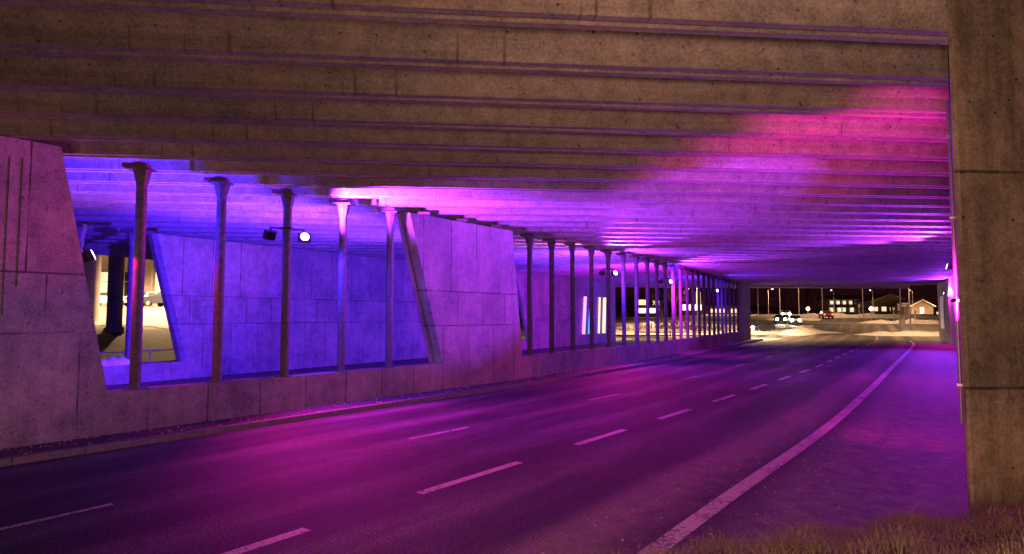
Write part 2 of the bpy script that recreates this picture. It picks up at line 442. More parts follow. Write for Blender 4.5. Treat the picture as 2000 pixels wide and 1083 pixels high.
DL = Path([(-9.4, -3.2), (-2.72, 6.26), (-0.84, 8.83), (3.33, 14.34), (7.6, 20.12), (14.18, 29.34), (20.11, 38.35), (30.94, 54.36), (36.2, 62.9), (52, 90.5), (58, 101)])
s_ref = DL.near((1.19, 11.42))
for i, k in enumerate(range(-2, 22)):
    s0 = s_ref + 3.55 * k; ln = 1.87 if k >= 0 else 2.2
    if k < 0: s0 -= .35 * (-k)
    if k >= 14: s0 += (k - 14) * .5
    o = stroke(DL, s0, s0 + ln, 0, .15, z=.0045)
    tag(o, 'worn white lane dash on the purple road, %s from the camera' % ordn(i), 'road marking', 'dashes between the right and middle lanes')
DL2 = Path([(-9.5, 1.3), (-5.52, 6.96), (-4.89, 7.89), (-1.92, 11.98), (-.9, 13.23), (2.1, 17.45), (3.17, 18.81), (6.4, 23.38), (7.16, 24.4), (14.0, 35.0), (22, 47.5), (30, 60)])
L2 = [((-7.0, 4.85), (-4.89, 7.89)), ((-1.92, 11.98), (-.9, 13.23)), ((2.1, 17.45), (3.17, 18.81)), ((6.4, 23.38), (7.16, 24.4)), ((10.3, 29.3), (11.2, 30.7)), ((14.0, 35.0), (15, 36.5)), ((18.2, 41.6), (19.2, 43.1))]
for i, (a, b) in enumerate(L2):
    o = stroke(DL2, DL2.near(a), DL2.near(b), 0, .09, z=.0045)
    tag(o, 'thin white lane dash near the columned wall, %s from the camera' % ordn(i), 'road marking', 'dashes between the middle and left lanes')

# ------------------------------------------------------------------ walls
def wall_strip(path, s0, s1, z0, z1, th, m, step=1.0, top_front=None, cap=True):
    """upright strip along path, front face on the path, thickness to the left"""
    n = max(1, int(math.ceil((s1 - s0) / step)))
    for i in range(n):
        a0, a1 = s0 + (s1 - s0) * i / n, s0 + (s1 - s0) * (i + 1) / n
        f0, f1 = path.at(a0)[0], path.at(a1)[0]; b0, b1 = path.at(a0, th)[0], path.at(a1, th)[0]
        q = lambda p, z: (p.x, p.y, z)
        m.face([q(f0, z0), q(f1, z0), q(f1, z1), q(f0, z1)], [(a0, z0), (a1, z0), (a1, z1), (a0, z1)])
        m.face([q(b1, z0), q(b0, z0), q(b0, z1), q(b1, z1)], [(a1, z0), (a0, z0), (a0, z1), (a1, z1)])
        m.face([q(f0, z1), q(f1, z1), q(b1, z1), q(b0, z1)], [(a0, 0), (a1, 0), (a1, th), (a0, th)])
        if i == 0: m.face([q(b0, z0), q(f0, z0), q(f0, z1), q(b0, z1)], [(0, z0), (th, z0), (th, z1), (0, z1)])
        if i == n - 1: m.face([q(f1, z0), q(b1, z0), q(b1, z1), q(f1, z1)], [(0, z0), (th, z0), (th, z1), (0, z1)])
def pier(path, b0, b1, t0, t1, z0, z1, th, m, chamfer=0.0, n=5, proud=0.003):
    """panel between lower arc lengths b0..b1 and upper t0..t1 (raked sides)"""
    q = lambda p, z: (p.x, p.y, z)
    nz = 6
    def S(u, v): lo = b0 + (b1 - b0) * u; hi = t0 + (t1 - t0) * u; return lo + (hi - lo) * v
    for i in range(n):
        for j in range(nz):
            u0, u1, v0, v1 = i / n, (i + 1) / n, j / nz, (j + 1) / nz
            zz0, zz1 = z0 + (z1 - z0) * v0, z0 + (z1 - z0) * v1
            c0 = chamfer if i == 0 else 0
            A = [(S(u0, v0) + c0, zz0), (S(u1, v0), zz0), (S(u1, v1), zz1), (S(u0, v1) + c0, zz1)]
            m.face([q(path.at(s, -proud)[0], z) for s, z in A], A)
            A = [(S(u1, v0), zz0), (S(u0, v0), zz0), (S(u0, v1), zz1), (S(u1, v1), zz1)]
            m.face([q(path.at(s, th)[0], z) for s, z in A], A)
    for j in range(nz):
        v0, v1 = j / nz, (j + 1) / nz; zz0, zz1 = z0 + (z1 - z0) * v0, z0 + (z1 - z0) * v1
        a, b = S(0, v0), S(0, v1)
        if chamfer:
            m.face([q(path.at(a, chamfer)[0], zz0), q(path.at(a + chamfer, -proud)[0], zz0), q(path.at(b + chamfer, -proud)[0], zz1), q(path.at(b, chamfer)[0], zz1)], [(0, zz0), (chamfer, zz0), (chamfer, zz1), (0, zz1)])
        m.face([q(path.at(a, th)[0], zz0), q(path.at(a, chamfer - (0 if chamfer else proud))[0], zz0), q(path.at(b, chamfer - (0 if chamfer else proud))[0], zz1), q(path.at(b, th)[0], zz1)], [(0, zz0), (th, zz0), (th, zz1), (0, zz1)])
        a, b = S(1, v0), S(1, v1)
        m.face([q(path.at(a, -proud)[0], zz0), q(path.at(a, th)[0], zz0), q(path.at(b, th)[0], zz1), q(path.at(b, -proud)[0], zz1)], [(0, zz0), (th, zz0), (th, zz1), (0, zz1)])
    for i in range(n):
        a, b = t0 + (t1 - t0) * i / n, t0 + (t1 - t0) * (i + 1) / n
        m.face([q(path.at(a, -proud)[0], z1), q(path.at(b, -proud)[0], z1), q(path.at(b, th)[0], z1), q(path.at(a, th)[0], z1)], [(a, 0), (b, 0), (b, th), (a, th)])
SILL = .87
fs = FW.near
dw = empty('dividing_wall', (0, 0, 0)); tag(dw, 'long concrete wall with low sill and leaning piers between road and inner lane', 'wall')
m = MB(); wall_strip(FW, 2, FW.L - .2, -.1, SILL, .42, m); m.build('sill_wall', M['wall'], dw)
s_p1b, s_p1t = fs((-7.55, 11.89)), fs((-8.09, 11.17))
m = MB(); pier(FW, 2, s_p1b, 2, s_p1t, SILL, 5.33, .42, m, n=8); m.build('pier', M['wall'], dw)['label'] = 'wide brown and crimson pier at the left edge'
m = MB(); pier(FW, fs((-2.18, 19.07)), fs((0.38, 22.45)), fs((-3.05, 17.93)), fs((0.0, 21.98)), SILL, 5.27, .42, m, chamfer=.16); m.build('pier', M['wall'], dw)['label'] = 'leaning purple pier in the middle'
s3 = fs((20.75, 57.1))
m = MB(); pier(FW, s3, FW.L - .2, s3 + .3, FW.L - .2, SILL, 5.3, .42, m, n=4); m.build('pier', M['wall'], dw)['label'] = 'last pier beside the exit'
m = MB(); c, d = FW.at(s_p1b - 1.55, -.01)
for dx in (-.09, .09):
    a = c + d * dx; m.tube((a.x, a.y, 2.3 + (dx > 0) * .5), (a.x, a.y, 5.0), .005, n=6)
m.build('cable', M['cable'], dw)

BS = .62
bs = BW.near
bw = empty('outer_wall', (0, 0, 0)); tag(bw, 'blue-lit concrete wall with leaning slabs behind the columns', 'wall')
m = MB(); wall_strip(BW, 2, bs((9.2, 56.2)), -.1, BS, .4, m); m.build('sill_wall', M['wall'], bw)
m = MB(); pier(BW, bs((-12.18, 23.5)), bs((-2.6, 38.5)), bs((-12.84, 22.47)), bs((-3.0, 38.0)), BS, 5.25, .4, m, chamfer=.15, n=12); m.build('slab', M['wall'], bw)['label'] = 'long blue slab behind the left columns'
m = MB(); pier(BW, bs((1.3, 44.2)), bs((9.2, 56.2)), bs((.35, 42.67)), bs((9.2, 56.2)), BS, 5.25, .4, m, chamfer=.15, n=8); m.build('slab', M['wall'], bw)['label'] = 'blue and violet slab behind the far columns'

rw = empty('abutment_wall', (0, 0, 0)); tag(rw, 'tall concrete abutment wall on the right side with brown rough end', 'wall')
m = MB(); s0 = RW.near((5.31, 7.49)); n = 50
L_ = RW.L
for i in range(n):
    a0, a1 = s0 + (L_ - s0) * i / n, s0 + (L_ - s0) * (i + 1) / n
    p, r_ = RW.at(a0)[0], RW.at(a1)[0]
    m.face([(r_.x, r_.y, -.1), (p.x, p.y, -.1), (p.x, p.y, 6.3), (r_.x, r_.y, 6.3)], [(a1, -.1), (a0, -.1), (a0, 6.3), (a1, 6.3)])
m.build('inner_face', M['wall'], rw)
m = MB(); p0 = Vector((5.31, 7.49)); p1 = p0 + Vector((.045, -.03)); 
p2 = p1 + TV * 9; p3 = p2 + NV * 3
for a, b in ((p0, p1), (p1, p2), (p2, p3)):
    l = (b - a).length; o_ = 0 if a is p0 else 1
    m.face([(a.x, a.y, -.3), (b.x, b.y, -.3), (b.x, b.y, 8.2), (a.x, a.y, 8.2)], [(o_, -.3), (o_ + l, -.3), (o_ + l, 8.2), (o_, 8.2)])
pe = RW.at(s0 + 4)[0]
m.face([(q.x, q.y, 8.2) for q in (p1, p2, p3, pe)]); m.face([(pe.x, pe.y, 6.2), (p0.x, p0.y, 6.2), (p0.x, p0.y, 8.2), (pe.x, pe.y, 8.2)])
m.build('end_face', M['end'], rw)
# far end return of the abutment, seen as a pale reveal round the notice sheet
pr = RW.at(L_ - .01)[0]
m = MB(); q_ = pr + TV * 8; m.face([(pr.x, pr.y, -.1), (q_.x, q_.y, -.1), (q_.x, q_.y, 6.3), (pr.x, pr.y, 6.3)][::-1]); m.build('far_return', M['wall_plain'], rw)
# conduits up the near end of the wall
m = MB(); rs = RW.near((5.9, 8.3))
for ds, z0, z1, r_, off in ((0, .9, 5.2, .022, .03),):
    c = RW.at(rs + ds, off)[0]; m.tube((c.x, c.y, z0), (c.x, c.y, z1), r_, n=10)
cz = RW.at(rs, .03)[0]
for z in (1.4, 2.5, 3.6, 4.7): m.box((cz.x, cz.y, z), (.07, .07, .03), R(55))
o = m.build('conduit', M['galv']); tag(o, 'pale galvanised conduit running up the right wall by its corner', 'pipe')
# notice sheet on the far right wall
c0, d = RW.at(RW.near((38.6, 56.8)), .035); c1, _ = RW.at(RW.near((39.9, 59.0)), .035)
m = MB(); n_ = Vector((-d.y, d.x)) * .03
A = [(c0.x, c0.y, 1.15), (c1.x, c1.y, 1.15), (c1.x, c1.y, 4.1), (c0.x, c0.y, 4.1)]; Bk = [(a[0] + n_.x, a[1] + n_.y, a[2]) for a in A]
m.face(A); m.face(Bk[::-1])
for i in range(4): j = (i + 1) % 4; m.face([A[i], A[j], Bk[j], Bk[i]])
o = m.build('notice_sheet', M['sheet']); tag(o, 'tall white panel fixed to the right wall by the exit', 'panel')

# ------------------------------------------------------------------ deck beams
PITCHB, GAP = 1.26, .10
PROF = [(.055, 0), (.165, 0), (.18, .19), (.34, .44), (.92, .44), (1.085, .19), (1.095, 0), (1.205, 0), (1.205, .20), (1.255, .20), (1.255, .80), (.005, .80), (.005, .20), (.055, .20)]
U0 = (Vector((5.8, 8.18)).dot(NV)) % PITCHB - .03
def beam(u0, pa, pb, ea, eb, z):
    m = MB(); ends = []
    for (du, dz) in PROF:
        u = u0 + du; a, b = cut(pa, u) + ea, cut(pb, u) + eb; ends.append((u, z + dz, a, b))
    def P(e, t): p = TV * (e[2] + (e[3] - e[2]) * t) + NV * e[0]; return (p.x, p.y, e[1])
    n = len(ends); per = [0]
    for i in range(n): a, b = ends[i], ends[(i + 1) % n]; per.append(per[-1] + math.hypot(a[0] - b[0], a[1] - b[1]))
    for i in range(n):
        a, b = ends[i], ends[(i + 1) % n]
        m.face([P(a, 0), P(a, 1), P(b, 1), P(b, 0)], [(a[2] * .9 + u0, per[i]), (a[3] * .9 + u0, per[i]), (b[3] * .9 + u0, per[i + 1]), (b[2] * .9 + u0, per[i + 1])])
    # ends as quads of the U section
    for t, fl in ((0, 1), (1, -1)):
        for idx in ((0, 1, 2, 3, 11, 12, 13), (3, 4, 10, 11), (4, 5, 6, 7, 8, 9, 10)):
            f_ = [P(ends[i], t) for i in idx]; m.face(f_[::fl])
    return m
nb = 0; ks = [k for k in range(-1, 48)]
spans = [(FW, RW, -.10, -.01, 'concrete deck beam over the main road, %s from the camera', 'deck beams over the main road', (2.2, 60.2)),
         (BW, FW, -.15, -.20, 'concrete deck beam over the inner lane behind the columns, %s from the camera', 'deck beams over the inner lane', (8.0, 60.2)),
         (SW, BW, -.0, -.25, 'concrete deck beam over the outer path beyond the blue wall, %s from the camera', 'deck beams beyond the outer wall', (25.0, 60.2))]
for pa, pb, ea, eb, lab, grp, (ua, ub) in spans:
    i = 0; u = U0
    while u < ub:
        if u >= ua and cut(pb, u) - cut(pa, u) > 1:
            o = beam(u, pa, pb, ea, eb, Z_SOFFIT).build('deck_beam', M['beam'])
            tag(o, lab % ordn(i), 'beam', grp); i += 1
        u += PITCHB
# slab over everything (keeps the sky light out)
uE = u
m = MB()
P = [TV * a + NV * b for a, b in ((-45, -12), (22, -12), (60, uE + .5), (-12, uE + .5))]
for z, fl in ((Z_SOFFIT + .83, 1), (Z_SOFFIT + 1.2, -1)): m.face([(p.x, p.y, z) for p in P][::-fl])
for i in range(4): a, b = P[i], P[(i + 1) % 4]; m.face([(a.x, a.y, Z_SOFFIT + .83), (b.x, b.y, Z_SOFFIT + .83), (b.x, b.y, Z_SOFFIT + 1.2), (a.x, a.y, Z_SOFFIT + 1.2)])
o = m.build('bridge_deck', M['slab']); tag(o, 'concrete deck slab carrying the motorway above the beams', 'bridge deck')
# portal edge beam over the exit
m = MB(); pts = []
a0, a1 = cut(SW, uE), cut(RW, uE) + .0
for u_, z in ((uE + .03, 5.12), (uE + .55, 5.12), (uE + .55, 6.9), (uE + .03, 6.9)): pts.append((u_, z))
for i in range(4):
    (u1, z1), (u2, z2) = pts[i], pts[(i + 1) % 4]
    A = [TV * a0 + NV * u1, TV * a1 + NV * u1, TV * a1 + NV * u2, TV * a0 + NV * u2]
    m.face([(A[0].x, A[0].y, z1), (A[1].x, A[1].y, z1), (A[2].x, A[2].y, z2), (A[3].x, A[3].y, z2)], [(a0, z1), (a1, z1), (a1, z2 + .5), (a0, z2 + .5)])
o = m.build('portal_beam', M['beam']); tag(o, 'concrete edge beam across the top of the underpass exit', 'beam')
# fascia of the outer span
m = MB(); wall_strip(SW, 2, SW.L - 1, 4.98, 6.2, .35, m, step=2); o = m.build('fascia_beam', M['wall_plain']); tag(o, 'dark concrete fascia beam above the view to the pale building', 'beam')

# bearing blocks on the leaning pier, under the ribs
for i, (s_, lb) in enumerate(((fs((-2.75, 18.35)), 'dark red bearing block on top of the middle pier, the left of three'), (fs((-1.75, 19.7)), 'dark red bearing block on top of the middle pier, the middle of three'), (fs((-.7, 21.0)), 'dark red bearing block on top of the middle pier, the right of three'))):
    c, d = FW.at(s_, .21); m = MB(); m.box((0, 0, -.02), (.95, .34, .07), SKEW)
    o = m.build('bearing_block', M['bearing'], loc=(c.x, c.y, 5.27 + .057)); tag(o, lb, 'bearing', 'bearing blocks on the middle pier')

# ------------------------------------------------------------------ columns
def make_column(H_=5.26 - SILL):
    r = empty('steel_column')
    m = MB(); m.lathe([(.100, 0), (.100, H_ - .36)], n=16)
    m.build('shaft', M['steel'], r, smooth=True)
    m = MB(); zt = H_ - .06
    m.lathe([(.104, zt - .33), (.115, zt - .27), (.175, zt - .02), (.18, zt), (0.0, zt)], n=8)
    m.build('capital', M['steel'], r)
    m = MB(); m.box((-.03, 0, zt + .02), (.44, .36, .035)); m.build('cap_plate', M['steel'], r)
    m = MB(); m.box((-.12, 0, zt + .085), (.46, .22, .09)); m.box((-.05, 0, zt + .14), (.16, .2, .03)); m.build('bearing', M['bearing'], r)
    m = MB(); m.box((0, 0, .008), (.34, .34, .016))
    m.build('base_plate', M['steel'], r)
    return r
proto = make_column(); used = False
def place_column(path, s, off, z, label, group, H_=None):
    global used
    c, d = path.at(s, off)
    o = proto if not used else copy_tree(proto); used = True
    o.location = (c.x, c.y, z); o.rotation_euler.z = SKEW
    tag(o, label, 'column', group); return o, c
G1 = 'columns on the dividing wall before the middle pier'; G2 = 'columns on the dividing wall after the middle pier'
cols1 = []; s_c = fs((-7.22, 12.33))
for i in range(5):
    o, c = place_column(FW, s_c + 1.645 * i, .19, SILL, 'slender flared column left of the middle pier, %s from the left' % ORD[i], G1); cols1.append(c)
cols2 = []; s_c = fs((0.82, 23.1))
for i in range(24):
    o, c = place_column(FW, s_c + 1.69 * i, .19, SILL, 'slender flared column right of the middle pier, %s after it' % ordn(i), G2); cols2.append(c)
for i, q in enumerate(((-15.9, 17.2), (-14.9, 19.0), (-13.9, 20.7))):
    pass
cols3 = []
for i, s_ in enumerate((bs((-12.84, 22.47)) - .62, bs((-12.84, 22.47)) - 2.25)):
    o, c = place_column(BW, s_, .2, BS + .02, 'column on the outer wall seen through the left opening, %s' % ('nearer the blue slab' if i == 0 else 'beside the grey pier edge'), 'columns on the outer wall')
    o.scale.z = (5.30 - BS - .02) / (5.30 - SILL)

# ------------------------------------------------------------------ LED floodlights
def make_flood(lit=True):
    r = empty('floodlight')
    m = MB(); m.box((0, 0, 0), (.13, .26, .20), ty=.9); 
    for i in range(5): m.box((-.085, -.1 + .05 * i, 0), (.045, .012, .17))
    m.build('housing', M['black'], r)
    m = MB(); m.box((-.01, .145, .02), (.04, .012, .18)); m.box((-.01, -.145, .02), (.04, .012, .18)); m.box((-.01, 0, .12), (.04, .30, .012)); m.tube((-.01, 0, .125), (-.01, 0, .19), .02)
    m.build('bracket', M['black'], r)
    m = MB(); m.tube((.064, 0, 0), (.082, 0, 0), .10, n=18); m.build('lens', M['led'] if lit else M['glass'], r)
    return r
floods = [0]
def flood(loc, yaw, label, lit=True, tilt=0, lights=()):
    """lights: (power, colour, aim, cone)"""
    r = make_flood(lit); r.location = loc; r.rotation_euler = (0, -tilt, yaw)
    tag(r, label, 'floodlight', 'led floodlights under the bridge')
    for p, c, aim, cone in lights:
        dv = (Vector(aim) - Vector(loc)).normalized()
        L = lamp('SPOT', Vector(loc) + dv * .26, p, c, None, aim, cone, .7, .10, name='floodlight_beam')
        bpy.context.view_layer.update()
        L.parent = r; L.matrix_parent_inverse = (Matrix.Translation(Vector(loc)) @ r.rotation_euler.to_matrix().to_4x4()).inverted()
    return r

# column 3: one lamp each side
c = cols1[2]
def flood_pair(c, z, tag1, tag2, pL, pR, dist=.42):
    vx = Vector((.78, .62))
    a = Vector((c.x, c.y)) - vx * dist; b = Vector((c.x, c.y)) + vx * dist
    flood((a.x, a.y, z), R(140), tag1, False, R(20), pL)
    flood((b.x, b.y, z), R(-60), tag2, True, R(20), pR)
    m = MB(); m.tube((a.x, a.y, z + .19), (b.x, b.y, z + .19), .018); m.box((c.x, c.y, z + .19), (.27, .27, .05))
    o = m.build('lamp_bracket', M['black']); return o
def X(v, h=0): return (v[0], v[1], h)
SP = 3.9
ob_ = flood_pair(c, 4.2, 'black unlit floodlight left of the third column', 'glowing floodlight right of the third column',
    [(520 * SP, VIOLET, (-6.2, 27.0, 3.6), 60), (3600 * SP, BLUE, (-9.0, 25.5, 1.6), 112), (260 * SP, BLUE, (-11, 17, 6.2), 110)],
    [(5600 * SP, VIOLET, (1.5, 18.6, 8.4), 80), (2600 * SP, VIOLET, (4, 16.5, 7.6), 62), (330 * SP, BLUE, (-1.5, 17, 0), 120), (620 * SP, MAGENTA, (-1.5, 13, 0), 104)])
tag(ob_, 'black crossbar clamped to the third column holding two floodlights', 'bracket')
c = cols2[4]
ob_ = flood_pair(c, 4.25, 'black unlit floodlight right of the fifth column after the middle pier', 'glowing floodlight left of the fifth column after the middle pier',
    [(900 * SP, VIOLET, (2.0, 42, 3.6), 130), (1500 * SP, BLUE, (-1, 35, 4.0), 140), (1800 * SP, PINK, (-6, 21, 6.6), 70)],
    [(8500 * SP, VIOLET, (5.5, 22.5, 7.4), 56), (1700 * SP, VIOLET, (12, 31.0, 8.5), 82), (420 * SP, BLUE, (11, 29, 0), 140), (420 * SP, MAGENTA, (9, 23, 0), 140)])
tag(ob_, 'black crossbar on the fifth column after the middle pier', 'bracket')
c = cols2[9]
ob_ = flood_pair(c, 4.25, 'black unlit floodlight right of the tenth column after the middle pier', 'glowing floodlight left of the tenth column after the middle pier',
    [(1200 * SP, BLUE, (7, 47, 4.2), 140), (700 * SP, MAGENTA, (7, 50, 2), 120)],
    [(6500 * SP, VIOLET, (14, 30, 7.6), 70), (1000 * SP, VIOLET, (19, 39, 8.2), 100), (300 * SP, BLUE, (18, 40, 0), 140), (300 * SP, MAGENTA, (18, 40, 0), 140)])
tag(ob_, 'black crossbar on the tenth column after the middle pier', 'bracket')
c = cols2[17]
ob_ = flood_pair(c, 4.2, 'black unlit floodlight high on a column near the exit', 'small floodlight high on a column near the exit',
    [(800 * SP, BLUE, (12, 55, 4), 140)], [(1500 * SP, BLUE, (24, 42, 7.5), 110), (300 * SP, VIOLET, (26, 50, 0), 140)])
tag(ob_, 'black crossbar on a column near the exit', 'bracket')
# at the rim of the left pier, inner lane side
pc = FW.at(s_p1b - .30, .30)[0]
flood((pc.x, pc.y, 3.42), R(40), 'glowing violet floodlight at the rim of the left pier', True, R(25),
      [(900 * SP, BLUE, (-9.5, 18, 5.6), 140), (60 * SP, MAGENTA, (-8, 16, 1), 140), (600, CRIMSON, (-2.3, 18.9, 2.2), 26)])
# right wall
for s_, z, lb, L in ((RW.near((17.5, 24.95)), 4.25, 'glowing violet floodlight high on the right wall, nearer one', [(7500 * SP, VIOLET, (9, 20.5, 7.2), 58), (900 * SP, VIOLET, (11, 27, 8.4), 70), (300 * SP, MAGENTA, (11, 16, 7.2), 70), (120 * SP, MAGENTA, (12, 20, 0), 110), (5000 * SP, CRIMSON, (-8.6, 10.4, 4.75), 9), (800 * SP, MAGENTA, (-2.5, 18, .5), 32), (8500 * SP, VIOLET, (-1.2, 20.4, 3.7), 20)]),
                     (RW.near((36.8, 53.9)), 4.22, 'glowing violet floodlight high on the right wall near the exit', [(6500 * SP, VIOLET, (27, 43, 7.6), 66), (450 * SP, BLUE, (28, 54, 8.0), 90), (420 * SP, MAGENTA, (32, 45, 0), 130)])):
    c, d = RW.at(s_, .22); flood((c.x, c.y, z), R(145), lb, True, R(15), L)
# small fill light added at the wall corner to tint the beams and the shoulder
c, d = RW.at(RW.near((5.72, 8.08)), .06)
g = flood((c.x, c.y, 2.5), R(125), 'small added fill light low on the right wall by its near corner', False, R(60), [(1300, MAGENTA, (6.1, 12.2, 6.0), 76), (1500, MAGENTA, (9.2, 15.6, 0), 50), (3600, VIOLET, (4.5, 20.5, 6.9), 40)])
g.scale = (.22, .22, .22)
# unseen uplights added behind the sill wall to brighten the inner lane beams
for i, (s_, o_, p, col) in enumerate(((fs((-7.5, 12)), 3.4, 1500, PINK), (fs((-5, 15.3)), 3.0, 1700, PINK), (fs((-1.5, 20)), 3.4, 1700, PINK), (fs((3, 26.5)), 3.0, 1700, PINK), (fs((8, 34.3)), 3.2, 1700, PINK))):
    c, d = FW.at(s_, o_); flood((c.x, c.y, .22), 0, 'added unseen uplight on the inner lane floor, %s from the camera' % ORD[i], False, R(90), [(p, col, (c.x, c.y + .1, 5.5), 96)])
# soft crimson on the left pier, from a lamp on the right wall
c, d = RW.at(RW.near((7.9, 11.2)), .12)

# ------------------------------------------------------------------ street lamps, and unseen warm fill lights added behind the camera
def street_lamp(x, y, h, arm, rz, label, power=0, col=WARM, group='street lamps outside the underpass', lit=True, lens='led_warm', r=.07, aim=None):
    z0 = H(x, y); o = empty('street_lamp', (x, y, z0 - .05), rz); tag(o, label, 'street lamp', group)
    m = MB(); m.tube((0, 0, 0), (0, 0, h - .6), r, r * .7, 10)
    if arm:
        pts = [(0, 0, h - .6)] + [(arm * (1 - math.cos(t)), 0, h - .6 + .6 * math.sin(t)) for t in (R(20), R(40), R(60), R(80), R(90))]
        m.path(pts, r * .65)
    else: m.tube((0, 0, h - .6), (0, 0, h), r * .7, r * .6)
    m.build('pole', M['pole'], o)
    hx = arm if arm else 0
    m = MB(); m.box((hx + .25, 0, h + .02), (.7, .28, .12), tx=.7, ty=.6); m.build('lamp_head', M['black'], o)
    m = MB(); m.box((hx + .25, 0, h - .06), (.45, .2, .04)); m.build('lens', M[lens] if lit else M['glass'], o)
    if power: lamp('SPOT', (hx + .25, 0, h - .15), power * (2.6 if x < -15 or y > 175 else 1.5), col, o, (hx + .25, 0, -50), 156, .6, .25, name='street_lamp_light')
    return o
WARM_FILL = (1.0, .52, .38)  # colour of the fill lights added out of view behind the camera
for x, y, z, p, aim, lb in ((-3.0, -1.5, .9, 380, (-3, 12, 5.0), 'added warm fill light on the verge left of the camera'), (1.2, -2.0, 1.5, 520, (3, 10, 5.2), 'added warm fill light on the bank behind the camera'), (-6.0, -1.0, .9, 720, (-8.2, 10, .6), 'added warm fill light beside the dividing wall behind the camera'), (-.5, -1.0, 2.6, 1350, (5.2, 8.0, .9), 'added warm fill light facing the abutment end behind the camera')):
    r = make_flood(False); r.location = (x, y, z); r.rotation_euler.z = R(90); tag(r, lb, 'floodlight', 'added warm fill lights behind the camera')
    dv = (Vector(aim) - Vector((x, y, z))).normalized()
    L = lamp('SPOT', dv * .3, p, WARM_FILL, r, None, 66 if x < -5 else 118, .8, .35, 'floodlight_beam')
    L.rotation_euler = (Matrix.Rotation(-R(90), 3, 'Z') @ dv).to_track_quat('-Z', 'Y').to_euler(); L.location = Matrix.Rotation(-R(90), 3, 'Z') @ (dv * .3)

# ------------------------------------------------------------------ coloured light streaks by the outer wall, built as glowing tubes
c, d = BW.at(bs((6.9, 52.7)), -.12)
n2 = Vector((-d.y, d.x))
streak_spec = [(-2.3, 'pink', 'streak_pink', .12, 'left white-pink upright light streak built as a tube at the end of the outer wall', .35), (-1.35, 'blue', 'streak_blue', .09, 'short blue upright light streak built as a tube beside the pink one', .30),
             (.5, 'yellow', 'streak_yellow', .08, 'thin yellow upright light streak built as a tube right of the blue one', .22), (1.45, 'yellow', 'streak_yellow', .13, 'wide yellow upright light streak built as a tube, second from right', .25), (2.35, 'white', 'streak_white', .08, 'short white upright light streak built as a tube, rightmost of the row', .1)]
for off, _, mt, rr, lb, lean in streak_spec:
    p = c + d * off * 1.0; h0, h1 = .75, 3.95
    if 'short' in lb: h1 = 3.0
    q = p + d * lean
    o = empty('light_streak', (p.x, p.y, h0)); tag(o, lb, 'light tube', 'coloured light streaks by the outer wall')
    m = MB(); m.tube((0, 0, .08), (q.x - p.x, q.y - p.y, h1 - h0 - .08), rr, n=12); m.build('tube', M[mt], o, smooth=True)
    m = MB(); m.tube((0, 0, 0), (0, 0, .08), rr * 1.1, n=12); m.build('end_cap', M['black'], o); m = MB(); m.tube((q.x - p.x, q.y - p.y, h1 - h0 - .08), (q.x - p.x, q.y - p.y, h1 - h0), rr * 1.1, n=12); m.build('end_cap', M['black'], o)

# ------------------------------------------------------------------ cars
def make_car(paint_, head=False, tail=False):
    r = empty('parked_car')
    # side profile (x forward), lofted across the width with tumblehome
    prof = [(-2.15, .32), (-2.2, .62), (-2.1, .92), (-1.45, 1.0), (-.95, 1.40), (.15, 1.44), (.95, 1.0), (1.95, .86), (2.18, .62), (2.15, .32)]
    m = MB(); S = []
    for y, k in ((-.86, .0), (-.82, 1), (.82, 1), (.86, 0)):
        row = []
        for x, z in prof:
            ins = 1 - (.17 if z > 1.2 else .0)
            row.append((x * (1 if k else .985), y * ins, z if k else z * .985 + .005))
        S.append(row)
    for a, b in zip(S, S[1:]):
        for i in range(len(prof) - 1): m.face([a[i], a[i + 1], b[i + 1], b[i]])
        m.face([a[-1], a[0], b[0], b[-1]])
    m.face(S[0]); m.face(S[-1][::-1]); m.build('body', paint_, r)
    m = MB()
    for s in (-1, 1):
        P = [(-1.35, .868 * s, 1.0), (-.92, .745 * s, 1.34), (.12, .745 * s, 1.37), (.8, .868 * s, 1.0)]; m.face(P[::s])
    m.face([(.97, -.7, 1.01), (.97, .7, 1.01), (.20, .6, 1.43), (.20, -.6, 1.43)]); m.face([(-1.50, -.7, 1.03), (-1.50, .7, 1.03), (-1.0, .6, 1.40), (-1.0, -.6, 1.40)][::-1])
    m.build('window', M['glass'], r)
    for x in (-1.35, 1.32):
        for s in (-1, 1):
            wl = empty('wheel', (x, .80 * s, .32)); wl.parent = r
            m = MB(); m.tube((0, -.1, 0), (0, .1, 0), .32, n=18); m.build('tyre', M['tyre'], wl)
            m = MB(); m.tube((0, .103 * s, 0), (0, .115 * s, 0), .20, n=14)
            for q in range(5): a = q * 2 * math.pi / 5; m.box((.1 * math.cos(a), .118 * s, .1 * math.sin(a)), (.05, .01, .05))
            m.build('rim', M['rim'], wl)
    for s in (-1, 1):
        m = MB(); m.tube((2.12, .58 * s, .68), (2.22, .58 * s, .68), .19, n=14); m.build('headlight', M['led_white'] if head else M['rim'], r)
        m = MB(); m.box((-2.19, .66 * s, .75), (.05, .24, .16)); m.build('tail_light', M['led_red'] if tail else M['car_red'], r)
    m = MB(); m.box((2.2, 0, .40), (.06, 1.5, .12)); m.box((2.19, 0, .58), (.03, .7, .12)); m.build('bumper', M['tyre'], r)
    if head: lamp('SPOT', (2.3, 0, .7), 900, (1, .85, .6), r, (12, 0, 0), 80, .6, .15, 'headlight_beam')
    return r
def car(x, y, yaw, paint_, label, group=None, **k):
    r = make_car(M[paint_], **k); r.location = (x, y, H(x, y) + .03); r.rotation_euler.z = yaw; tag(r, label, 'car', group); return r
def fwd(px, d): return (px - 1000) / F_PX * d      # x of an image column at depth d
car(fwd(1523, 104), 104, R(250), 'car_dark', 'oncoming car with dazzling headlights, left of the pair', 'oncoming cars', head=True)
car(fwd(1552, 101), 101, R(248), 'car_silver', 'oncoming car with dazzling headlights, right of the pair', 'oncoming cars', head=True)
